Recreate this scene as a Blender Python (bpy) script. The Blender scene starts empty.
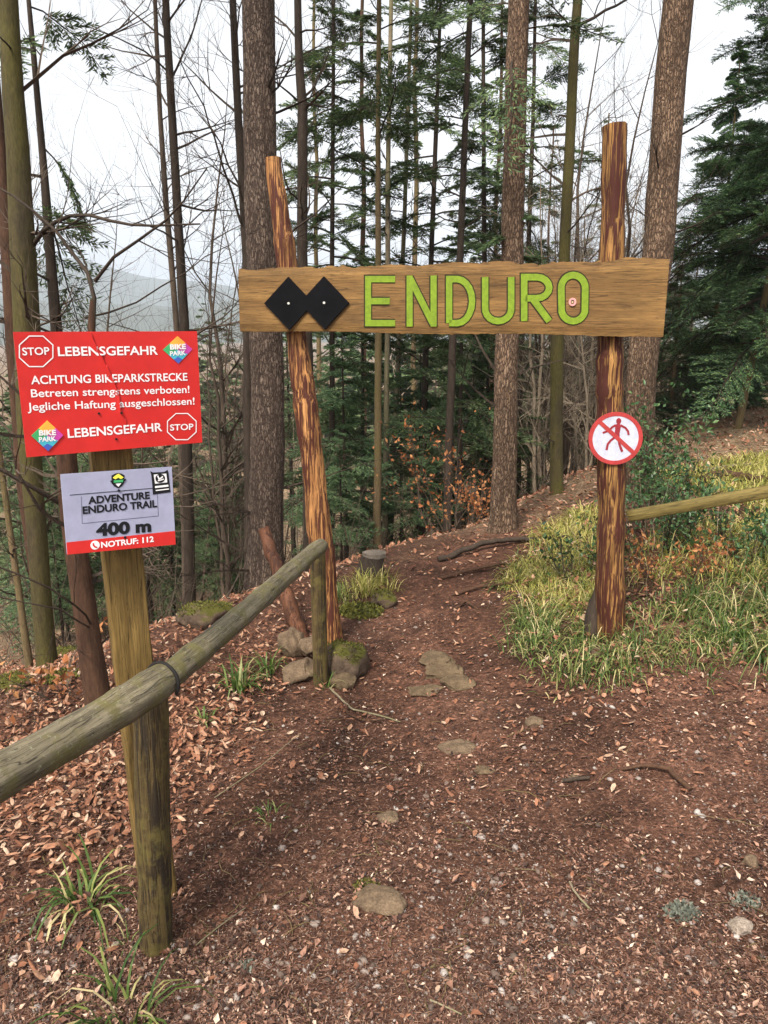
import bpy, math, random
import numpy as np
from mathutils import Vector

R = math.radians
rng = np.random.default_rng(11)
random.seed(11)
SC = bpy.context.scene
COL = SC.collection

# ------------------------------------------------------------------ camera, sky, sun, exposure
PITCH, CAMZ, FPX = 13.2, 1.6, 773.0
cam_d = bpy.data.cameras.new('camera')
cam_d.sensor_fit = 'VERTICAL'
cam_d.sensor_height = 24.0
cam_d.lens = FPX / 1024 * 24.0
cam_d.clip_start = 0.05
cam_d.clip_end = 9000
cam = bpy.data.objects.new('camera', cam_d)
COL.objects.link(cam)
cam.location = (0, 0, CAMZ)
cam.rotation_euler = (R(90 - PITCH), 0, 0)
SC.camera = cam

SUN_EL, SUN_AZ = 52, 205
world = bpy.data.worlds.new('World')
SC.world = world
world.use_nodes = True
wn = world.node_tree
wn.nodes.clear()
sky = wn.nodes.new('ShaderNodeTexSky')
sky.sky_type = 'NISHITA'
sky.sun_disc = False
sky.sun_elevation = R(SUN_EL)
sky.sun_rotation = R(SUN_AZ)
sky.air_density = 1.0
sky.dust_density = 4.0
hs = wn.nodes.new('ShaderNodeHueSaturation')
hs.inputs['Saturation'].default_value = 0.07
bg = wn.nodes.new('ShaderNodeBackground')
bg.inputs['Strength'].default_value = 0.15
wo = wn.nodes.new('ShaderNodeOutputWorld')
wn.links.new(sky.outputs[0], hs.inputs['Color'])
wn.links.new(hs.outputs[0], bg.inputs['Color'])
wn.links.new(bg.outputs[0], wo.inputs['Surface'])

sun_d = bpy.data.lights.new('sun', 'SUN')
sun_d.energy = 2.6
sun_d.angle = R(11)
sun_d.color = (1.0, 0.92, 0.80)
sun = bpy.data.objects.new('sun', sun_d)
COL.objects.link(sun)
sun.rotation_euler = (R(90 - SUN_EL), 0, R(180 - SUN_AZ))

SC.view_settings.view_transform = 'Standard'
SC.view_settings.look = 'None'
SC.view_settings.gamma = 1.0
SC.view_settings.use_curve_mapping = False
SC.view_settings.exposure = 1.12
try:
    SC.cycles.max_bounces = 5
    SC.cycles.diffuse_bounces = 3
    SC.cycles.transparent_max_bounces = 4
    SC.cycles.volume_bounces = 0
    SC.cycles.use_denoising = True
except Exception:
    pass

# ------------------------------------------------------------------ pixel helpers (used once, to measure the place)
_p = R(PITCH)
FW = np.array([0, math.cos(_p), -math.sin(_p)])
UP = np.array([0, math.sin(_p), math.cos(_p)])
CAM = np.array([0, 0, CAMZ])

def ray(px, py):
    return np.array([(px - 384) / FPX, 0, 0]) + FW + UP * ((512 - py) / FPX)

def at(px, py, Y):
    r = ray(px, py)
    return CAM + r * (Y / r[1])

def pxsize(P):
    return float(np.dot(np.asarray(P) - CAM, FW)) / FPX

# ------------------------------------------------------------------ terrain height
def sstep(a, b, x):
    t = np.clip((x - a) / (b - a), 0, 1)
    return t * t * (3 - 2 * t)

def wob(x, y, f, s=0.0):
    return (np.sin(1.7 * f * x + s + 1.3 * np.sin(.9 * f * y + s)) * np.sin(1.5 * f * y + 2.1 * s + 1.1 * np.sin(1.2 * f * x - s)))

_B = [-3, -1.2, -.5, -.24, -.085, 0, .12, .23, .33, .42, .5, .8, 2.0]
_YC = [2.4, 2.8, 3.5, 4.4, 5.0, 5.5, 6.0, 7.0, 8.0, 10.5, 12.5, 14, 14]
_SL = [.45, .5, .55, .52, .46, .40, .34, .28, .26, .24, .2, .15, .1]

def path_x(y):
    return np.interp(y, [0, 1.5, 4, 5.5, 6.5, 9], [.25, .25, .28, .42, .62, .8])

def hgt(x, y):
    x = np.asarray(x, float); y = np.asarray(y, float)
    ye = np.maximum(y, 1.0)
    b = x / ye
    yc = np.interp(b, _B, _YC)
    S = np.interp(b, _B, _SL)
    r = np.sqrt(x * x + y * y)
    t = np.maximum(0, np.where(y > 0, y, -10) - yc)
    t2 = t * t / (t + .8)
    z = -S * 14 * (1 - np.exp(-t2 / 14)) - .02 * np.maximum(0, np.minimum(t, 300) - 20)
    fade = np.exp(-np.maximum(0, r - 8) / 12)
    z = z + (.085 * np.clip(x - .25, -2.2, 2.5)) * sstep(1.2, 3.6, y) * fade
    z = z + .07 * sstep(.15, .9, x - path_x(y) - .45) * sstep(2.2, 3.4, y) * fade
    z = z + .30 * sstep(.26, .5, b) * sstep(6, 11, y)
    z = z - .05 * np.exp(-((x - path_x(y)) / .6) ** 2) * sstep(.5, 3, y) * fade
    z = z + (.016 * wob(x, y, 1.3, .4) + .009 * wob(x, y, 4.1, 1.7) + .004 * wob(x, y, 11, 2.9)) * np.exp(-np.maximum(0, r - 15) / 20)
    z = z + .5 * wob(x, y, .045, 1.0) * sstep(15, 40, r)
    return z

def hz(x, y):
    return float(hgt(x, y))

def gp(px, py):
    r = ray(px, py)
    lo, t = None, .5
    while t < 400:
        P = CAM + r * t
        if P[2] < hz(P[0], P[1]):
            a, c = t / 1.02 - .03, t
            for _ in range(30):
                m = (a + c) / 2
                Q = CAM + r * m
                if Q[2] < hz(Q[0], Q[1]): c = m
                else: a = m
            return CAM + r * c
        t = t * 1.02 + .03
    return CAM + r * 400

# ------------------------------------------------------------------ mesh builder
class MB:
    def __init__(s):
        s.V, s.F, s.n = [], [], 0
    def add(s, V, F, mi=0):
        V = np.asarray(V, float).reshape(-1, 3); F = np.asarray(F, int)
        if len(V) == 0 or len(F) == 0: return s
        s.V.append(V); s.F.append((F + s.n, mi)); s.n += len(V)
        return s
    def build(s, name, mats, parent=None, smooth=False, loc=None):
        me = bpy.data.meshes.new(name)
        V = np.concatenate(s.V)
        loops = np.concatenate([f.ravel() for f, _ in s.F])
        tot = np.concatenate([np.full(len(f), f.shape[1]) for f, _ in s.F])
        mid = np.concatenate([np.full(len(f), m) for f, m in s.F])
        start = np.concatenate([[0], np.cumsum(tot)[:-1]])
        if loc is not None: V = V - np.asarray(loc, float)
        me.vertices.add(len(V)); me.vertices.foreach_set('co', V.ravel().astype(np.float32))
        me.loops.add(len(loops)); me.loops.foreach_set('vertex_index', loops.astype(np.int32))
        me.polygons.add(len(tot)); me.polygons.foreach_set('loop_start', start.astype(np.int32))
        try: me.polygons.foreach_set('loop_total', tot.astype(np.int32))
        except Exception: pass
        me.polygons.foreach_set('material_index', mid.astype(np.int32))
        me.polygons.foreach_set('use_smooth', np.full(len(tot), bool(smooth)))
        me.update(calc_edges=True); me.validate()
        for m in (mats if isinstance(mats, (list, tuple)) else [mats]): me.materials.append(m)
        o = bpy.data.objects.new(name, me)
        COL.objects.link(o)
        if loc is not None and parent is None: o.location = loc
        if parent is not None: o.parent = parent
        return o

def tag(o, label=None, cat=None, group=None, kind=None):
    if label: o['label'] = label
    if cat: o['category'] = cat
    if group: o['group'] = group
    if kind: o['kind'] = kind
    return o

def thing(name, label, cat, loc, group=None, rz=0):
    o = bpy.data.objects.new(name, None)
    COL.objects.link(o)
    o.empty_display_size = .1
    o.location = [float(v) for v in loc]; o.rotation_euler = (0, 0, rz)
    return tag(o, label, cat, group)

def dup(root, loc, rz=0, sc=1.0, label=None, group=None):
    r = root.copy(); COL.objects.link(r)
    r.location = [float(v) for v in loc]; r.rotation_euler = (0, 0, rz)
    r.scale = (sc, sc, sc) if not isinstance(sc, tuple) else sc
    if label: r['label'] = label
    if group: r['group'] = group
    for ch in list(root.children):
        c = ch.copy(); COL.objects.link(c); c.parent = r
        for g in list(ch.children):
            d = g.copy(); COL.objects.link(d); d.parent = c
    return r

def norm(v):
    v = np.asarray(v, float)
    return v / (np.linalg.norm(v, axis=-1, keepdims=True) + 1e-12)

def tube(mb, pts, rad, n=10, cap=True, jit=0.0, mi=0, ell=None, rs=None, twist=0.0, prof=None):
    P = np.asarray(pts, float); rad = np.asarray(rad, float) * np.ones(len(P))
    T = np.gradient(P, axis=0); T = norm(T)
    ref = np.array([1., 0, 0]) if abs(T[0][0]) < .8 else np.array([0, 1., 0])
    g = rs or rng
    V = []
    base = g.normal(0, 1, n) * jit
    for i in range(len(P)):
        u = norm(np.cross(T[i], ref)); v = np.cross(T[i], u)
        ref = -np.cross(T[i], u) if False else ref
        a = np.linspace(0, 2 * np.pi, n, endpoint=False) + twist * i
        rr = rad[i] * (1 + base * .6 + g.normal(0, 1, n) * jit * .5)
        if prof is not None: rr = rr * prof
        eu, ev = ell if ell else (1, 1)
        V.append(P[i] + np.outer(np.cos(a) * rr * eu, u) + np.outer(np.sin(a) * rr * ev, v))
    V = np.concatenate(V)
    F = []
    for i in range(len(P) - 1):
        k = np.arange(n); k2 = (k + 1) % n
        F.append(np.stack([i * n + k, i * n + k2, (i + 1) * n + k2, (i + 1) * n + k], 1))
    off = mb.n
    mb.add(V, np.concatenate(F), mi)
    if cap:
        for e, idx in ((0, 0), (len(P) - 1, 1)):
            ring = V[e * n:(e + 1) * n]
            c = P[e]
            VV = np.concatenate([ring, ring * .5 + c * .5 + T[e] * (rad[e] * .02 * (1 if idx else -1)), [c + T[e] * (rad[e] * .03 * (1 if idx else -1))]])
            k = np.arange(n); k2 = (k + 1) % n
            q = np.stack([k, k2, n + k2, n + k], 1) if not idx else np.stack([k, k2, n + k2, n + k], 1)
            tr = np.stack([n + k, n + k2, np.full(n, 2 * n)], 1)
            if not idx: q = q[:, ::-1]; tr = tr[:, ::-1]
            m0 = mb.n
            mb.add(VV, q, 1 if mi == 0 and getattr(mb, 'capmat', False) else mi)
            mb.F.append((tr + m0, 1 if mi == 0 and getattr(mb, 'capmat', False) else mi))
    return mb

def resample(pts, step):
    P = np.asarray(pts, float)
    d = np.concatenate([[0], np.cumsum(np.linalg.norm(np.diff(P, axis=0), axis=1))])
    n = max(2, int(d[-1] / step) + 1)
    s = np.linspace(0, d[-1], n)
    return np.stack([np.interp(s, d, P[:, i]) for i in range(P.shape[1])], 1)

def prisms(mb, P0, P1, r0, r1, mi=0, n=3):
    P0 = np.asarray(P0, float).reshape(-1, 3); P1 = np.asarray(P1, float).reshape(-1, 3)
    m = len(P0)
    if not m: return
    r0 = np.broadcast_to(np.asarray(r0, float), (m,)); r1 = np.broadcast_to(np.asarray(r1, float), (m,))
    T = norm(P1 - P0)
    ref = np.where(np.abs(T[:, 2:3]) > .8, np.array([[1., 0, 0]]), np.array([[0, 0, 1.]]))
    u = norm(np.cross(T, ref)); v = np.cross(T, u)
    V = np.zeros((m, 2 * n, 3))
    for k in range(n):
        a = 2 * np.pi * k / n
        d = math.cos(a) * u + math.sin(a) * v
        V[:, k] = P0 + d * r0[:, None]; V[:, n + k] = P1 + d * r1[:, None]
    base = np.arange(m)[:, None] * 2 * n
    F = np.concatenate([base + np.array([[k, (k + 1) % n, n + (k + 1) % n, n + k]]) for k in range(n)])
    mb.add(V.reshape(-1, 3), F, mi)

def diamonds(mb, P, D, S, L, W, mi=0, mid=.45, fold=0.0):
    """flat pointed leaves: base P, direction D, side S, length L, half width W"""
    P = np.asarray(P); m = len(P)
    if not m: return
    L = np.broadcast_to(L, (m,))[:, None]; W = np.broadcast_to(W, (m,))[:, None]
    D = norm(D); S = norm(S - D * np.sum(S * D, 1, keepdims=True))
    N = np.cross(D, S)
    V = np.stack([P, P + D * L * mid + S * W + N * W * fold, P + D * L, P + D * L * mid - S * W + N * W * fold], 1)
    F = np.arange(m * 4).reshape(-1, 4)
    mb.add(V.reshape(-1, 3), F, mi)

def leaves2(mb, P, D, S, L, W, fold=.3, curl=.2):
    """fallen leaves: two halves folded along the midrib, tip curled"""
    m = len(P); L = np.broadcast_to(L, (m,))[:, None]; W = np.broadcast_to(W, (m,))[:, None]
    D = norm(D); S = norm(S - D * np.sum(S * D, 1, keepdims=True)); N = np.cross(D, S); N *= np.sign(N[:, 2:3] + 1e-9)
    fo = W * rng.normal(fold, .35, (m, 1)); cu = L * rng.normal(curl, .18, (m, 1))
    a, b = rng.uniform(.75, 1.1, (m, 1)), rng.uniform(.6, 1.0, (m, 1))
    V = np.stack([P, P + D * L + N * cu, P + D * L * .28 + S * W * a + N * fo, P + D * L * .68 + S * W * b + N * (fo + cu * .5),
                  P + D * L * .28 - S * W * b + N * fo, P + D * L * .70 - S * W * a + N * (fo + cu * .5)], 1)
    k = np.arange(m)[:, None] * 6
    mb.add(V.reshape(-1, 3), np.concatenate([k + np.array([[0, 1, 3, 2]]), k + np.array([[0, 4, 5, 1]])]))

def rvec(n, s=1.0):
    return rng.normal(0, s, (n, 3))

# ------------------------------------------------------------------ materials
class NT:
    def __init__(s, name, rough=.85, spec=.3):
        s.m = bpy.data.materials.new(name); s.m.use_nodes = True
        s.t = s.m.node_tree; s.t.nodes.clear()
        s.out = s.t.nodes.new('ShaderNodeOutputMaterial')
        s.b = s.t.nodes.new('ShaderNodeBsdfPrincipled')
        s.b.inputs['Roughness'].default_value = rough
        s.b.inputs['Specular IOR Level'].default_value = spec
        s.t.links.new(s.b.outputs[0], s.out.inputs['Surface'])
    def n(s, t, ins=None, **kw):
        nd = s.t.nodes.new(t)
        for k, v in kw.items(): setattr(nd, k, v)
        for k, v in (ins or {}).items(): s.set(nd.inputs[k], v)
        return nd
    def set(s, sock, v):
        if hasattr(v, 'is_output'): s.t.links.new(v, sock)
        else: sock.default_value = v
    def co(s, scale=(1, 1, 1), gen='Object', rot=(0, 0, 0)):
        tc = s.n('ShaderNodeTexCoord')
        mp = s.n('ShaderNodeMapping', {'Vector': tc.outputs[gen], 'Scale': scale, 'Rotation': rot})
        return mp.outputs[0]
    def noise(s, vec, scale, detail=4, rough=.6, dist=0.0, o=0):
        nd = s.n('ShaderNodeTexNoise', {'Vector': vec, 'Scale': scale, 'Detail': detail, 'Roughness': rough, 'Distortion': dist})
        return nd.outputs[o]
    def ramp(s, fac, stops, interp='LINEAR'):
        nd = s.n('ShaderNodeValToRGB', {'Fac': fac})
        cr = nd.color_ramp; cr.interpolation = interp
        while len(cr.elements) < len(stops): cr.elements.new(.5)
        for e, (p, c) in zip(cr.elements, stops):
            e.position = p; e.color = (*c, 1) if not isinstance(c, float) else (c, c, c, 1)
        return nd.outputs[0]
    def mix(s, fac, a, b, mode='MIX'):
        nd = s.n('ShaderNodeMix', data_type='RGBA', blend_type=mode)
        for k, v in ((0, fac), (6, a), (7, b)):
            if isinstance(v, tuple) and len(v) == 3: v = (*v, 1)
            s.set(nd.inputs[k], v)
        return nd.outputs[2]
    def math(s, op, a, b=0.0):
        nd = s.n('ShaderNodeMath', {0: a, 1: b}, operation=op)
        return nd.outputs[0]
    def bump(s, h, strength=.5, dist=.01, prev=None):
        ins = {'Height': h, 'Strength': strength, 'Distance': dist}
        if prev is not None: ins['Normal'] = prev
        return s.n('ShaderNodeBump', ins).outputs[0]
    def fin(s, col=None, normal=None, rough=None, transl=0.0):
        if col is not None: s.set(s.b.inputs['Base Color'], (*col, 1) if isinstance(col, tuple) else col)
        if normal is not None: s.set(s.b.inputs['Normal'], normal)
        if rough is not None: s.set(s.b.inputs['Roughness'], rough)
        if transl:
            tr = s.n('ShaderNodeBsdfTranslucent', {'Color': (*col, 1) if isinstance(col, tuple) else col})
            mx = s.n('ShaderNodeMixShader', {0: transl, 1: s.b.outputs[0], 2: tr.outputs[0]})
            s.t.links.new(mx.outputs[0], s.out.inputs['Surface'])
        return s.m

def m_island(name, stops, rough=.75, spec=.3, transl=.33, nscale=0):
    t = NT(name, rough, spec)
    g = t.n('ShaderNodeNewGeometry')
    c = t.ramp(g.outputs['Random Per Island'], stops)
    if nscale:
        f = t.noise(t.co(), nscale, 2)
        c = t.mix(1.0, c, t.ramp(f, [(.3, .65), (.7, 1.2)]), 'MULTIPLY')
    return t.fin(c, transl=transl)

def m_soil():
    t = NT('soil', .95, .15)
    c = t.co()
    big = t.noise(c, .9, 3, .5)
    col = t.ramp(big, [(.3, (.052, .024, .014)), (.5, (.092, .043, .027)), (.72, (.135, .067, .044))])
    dm = t.noise(c, 2.1, 3, .55)
    col = t.mix(1.0, col, t.ramp(dm, [(.34, .58), (.5, 1.0), (.68, 1.28)]), 'MULTIPLY')
    yy = t.n('ShaderNodeSeparateXYZ', {0: c}).outputs[1]
    fl = t.math('ADD', yy, t.math('MULTIPLY', t.noise(c, .7, 4), 4.0))
    fl = t.n('ShaderNodeMapRange', {0: fl, 1: 7.6, 2: 9.6}).outputs[0]
    litter = t.ramp(t.noise(c, 3.0, 5, .7), [(.3, (.11, .070, .042)), (.5, (.20, .135, .080)), (.7, (.29, .21, .13))])
    col = t.mix(fl, col, litter)
    med = t.noise(c, 14, 5, .7)
    col = t.mix(1.0, col, t.ramp(med, [(.25, .45), (.5, .95), (.75, 1.55)]), 'MULTIPLY')
    v = t.n('ShaderNodeTexVoronoi', {'Vector': c, 'Scale': 95.0, 'Randomness': 1.0})
    sp = t.ramp(t.n('ShaderNodeSeparateColor', {0: v.outputs['Color']}).outputs[0], [(0, .45), (.5, .9), (.8, 1.2), (1, 2.4)])
    col = t.mix(.75, col, t.mix(1.0, col, sp, 'MULTIPLY'))
    fine = t.noise(c, 330, 3, .7)
    col = t.mix(1.0, col, t.ramp(fine, [(.3, .5), (.55, 1.0), (.8, 1.7)]), 'MULTIPLY')
    nb = t.bump(med, .8, .03)
    nb = t.bump(v.outputs['Distance'], .6, .006, nb)
    nb = t.bump(fine, .7, .003, nb)
    return t.fin(col, nb)

def m_spruce(name='spruce_bark', a=(.034, .021, .015), b=(.112, .078, .057), c=(.195, .142, .108), sc=1.0):
    t = NT(name, .9, .2)
    co = t.co((62 * sc, 62 * sc, 17 * sc))
    warp = t.noise(t.co((1, 1, .5)), 30, 4, .65, 0, 1)
    co2 = t.n('ShaderNodeVectorMath', {0: co, 1: t.n('ShaderNodeVectorMath', {0: warp, 3: 2.4}, operation='SCALE').outputs[0]}, operation='ADD').outputs[0]
    v = t.n('ShaderNodeTexVoronoi', {'Vector': co2, 'Scale': 1.0}, feature='DISTANCE_TO_EDGE')
    v2 = t.n('ShaderNodeTexVoronoi', {'Vector': co2, 'Scale': 1.0})
    d = v.outputs['Distance']
    rnd = t.n('ShaderNodeSeparateColor', {0: v2.outputs['Color']}).outputs[0]
    plate = t.mix(rnd, b, c)
    ridge = t.noise(t.co((1, 1, .12)), 34, 5, .7)
    fine = t.noise(t.co((1, 1, .3)), 130, 4, .7)
    plate = t.mix(1.0, plate, t.ramp(fine, [(.3, .55), (.7, 1.4)]), 'MULTIPLY')
    crack = t.math('MULTIPLY', t.ramp(d, [(.0, 0.0), (.22, 1.0)]), t.ramp(ridge, [(.36, .25), (.5, 1.0)]))
    col = t.mix(crack, a, plate)
    big = t.noise(t.co((1, 1, .4)), 4.0, 4)
    col = t.mix(1.0, col, t.ramp(big, [(.3, .72), (.7, 1.25)]), 'MULTIPLY')
    nb = t.bump(crack, .8, .012)
    nb = t.bump(fine, .5, .005, nb)
    return t.fin(col, nb)

def m_smooth_bark(name, a, b, moss=None, mossfac=.5):
    t = NT(name, .85, .25)
    c = t.co((1, 1, .25))
    f = t.noise(c, 26, 5, .65)
    col = t.ramp(f, [(.25, a), (.75, b)])
    if moss:
        g = t.noise(t.co((1, 1, .35)), 5, 4, .6)
        col = t.mix(t.ramp(g, [(mossfac - .15, 0.0), (mossfac + .15, 1.0)]), col, moss)
    fi = t.noise(c, 120, 3)
    col = t.mix(1.0, col, t.ramp(fi, [(.3, .7), (.7, 1.25)]), 'MULTIPLY')
    return t.fin(col, t.bump(f, .7, .012))

def m_wood(name, dark, light, axis='Z', ring=1.0, streak=None, streakw=.5, moss=None, rough=.75, fine_s=1.0, sfreq=75, crack=.5, specks=.8, knots=5.0):
    """grain runs along the object's AXIS"""
    t = NT(name, rough, .25)
    st = lambda q: {'X': (q, 1, 1), 'Y': (1, q, 1), 'Z': (1, 1, q)}[axis]
    c = t.co(st(.06))
    f = t.noise(c, 38 * ring, 5, .65, .6)
    col = t.ramp(f, [(.28, dark), (.5, tuple((a + b) / 2 for a, b in zip(dark, light))), (.72, light)])
    blot = t.noise(t.co(st(.4)), 7, 5, .65)
    col = t.mix(1.0, col, t.ramp(blot, [(.3, .6), (.7, 1.3)]), 'MULTIPLY')
    fi = t.noise(c, 190 * fine_s, 4, .7)
    col = t.mix(1.0, col, t.ramp(fi, [(.28, .55), (.5, 1.0), (.75, 1.25)]), 'MULTIPLY')
    nb = t.bump(f, .5, .006)
    nb = t.bump(fi, .35, .002, nb)
    if crack:
        cr = t.noise(t.co(st(.035)), 30, 3, .6, .8)
        cf = t.ramp(cr, [(.484, 0.0), (.498, crack), (.502, crack), (.516, 0.0)])
        cr2 = t.noise(t.co(st(.05)), 85, 3, .6, .6)
        cf = t.math('MAXIMUM', cf, t.ramp(cr2, [(.485, 0.0), (.498, crack * .8), (.502, crack * .8), (.515, 0.0)]))
        col = t.mix(cf, col, tuple(v * .22 for v in dark))
        nb = t.bump(cf, -.9, .006, nb)
    if knots:
        kv = t.n('ShaderNodeTexVoronoi', {'Vector': t.n('ShaderNodeVectorMath', {0: t.co(st(.45)), 1: t.n('ShaderNodeVectorMath', {0: t.noise(t.co(), 20, 3, .6, 0, 1), 3: .03}, operation='SCALE').outputs[0]}, operation='ADD').outputs[0], 'Scale': knots})
        kd = kv.outputs['Distance']
        kf = t.ramp(kd, [(.0, 1.0), (.10, .9), (.14, .35), (.24, 0.0)])
        keep = t.math('GREATER_THAN', t.n('ShaderNodeSeparateColor', {0: kv.outputs['Color']}).outputs[0], .62)
        kf = t.math('MULTIPLY', kf, keep)
        col = t.mix(kf, col, tuple(v * .22 for v in dark))
        nb = t.bump(kf, .6, .006, nb)
    if streak:
        s = t.noise(t.co(st(.045)), sfreq, 4, .62, 1.0)
        s2 = t.noise(t.co(st(.3)), 9, 3, .6)
        s = t.math('ADD', s, t.math('MULTIPLY', t.math('SUBTRACT', s2, .5), .45))
        sf = t.ramp(s, [(streakw - .025, 0.0), (streakw + .015, .75), (streakw + .07, 1.0)])
        col = t.mix(sf, col, streak)
        nb = t.bump(sf, .8, .005, nb)
    if moss:
        g = t.noise(t.co(), 16, 6, .7)
        gf = t.ramp(g, [(.48, 0.0), (.62, .85)])
        col = t.mix(gf, col, moss)
        v = t.noise(t.co(), 90, 4, .7)
        col = t.mix(t.ramp(v, [(.58, 0.0), (.72, specks)]), col, (.24, .24, .15))
    return t.fin(col, nb)

def m_flat(name, col, rough=.5, spec=.4, dirt=.15, scale=30):
    t = NT(name, rough, spec)
    f = t.math('ADD', t.math('MULTIPLY', t.noise(t.co(), scale, 5, .65), .6), t.math('MULTIPLY', t.noise(t.co((1, 1, .3)), scale * .35, 4, .6), .4))
    c = t.mix(1.0, (*col, 1), t.ramp(f, [(.36, 1 - dirt * 1.3), (.64, 1 + dirt * .5)]), 'MULTIPLY')
    return t.fin(c, t.bump(f, .15, .002))

def m_rock(name, a, b, moss=None):
    t = NT(name, .9, .2)
    f = t.noise(t.co(), 22, 6, .7)
    col = t.ramp(f, [(.3, a), (.7, b)])
    fi = t.noise(t.co(), 160, 3)
    col = t.mix(1.0, col, t.ramp(fi, [(.3, .7), (.7, 1.3)]), 'MULTIPLY')
    if moss:
        g = t.noise(t.co(), 9, 5, .7)
        n_ = t.n('ShaderNodeNewGeometry')
        z = t.n('ShaderNodeSeparateXYZ', {0: n_.outputs['Normal']}).outputs[2]
        fac = t.ramp(t.math('ADD', t.math('MULTIPLY', z, .35), g), [(.66, 0.0), (.80, 1.0)])
        col = t.mix(fac, col, t.mix(fi, (moss[0] * .6, moss[1] * .6, moss[2] * .5), moss))
    return t.fin(col, t.bump(f, .8, .012, t.bump(fi, .5, .003)))

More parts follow.
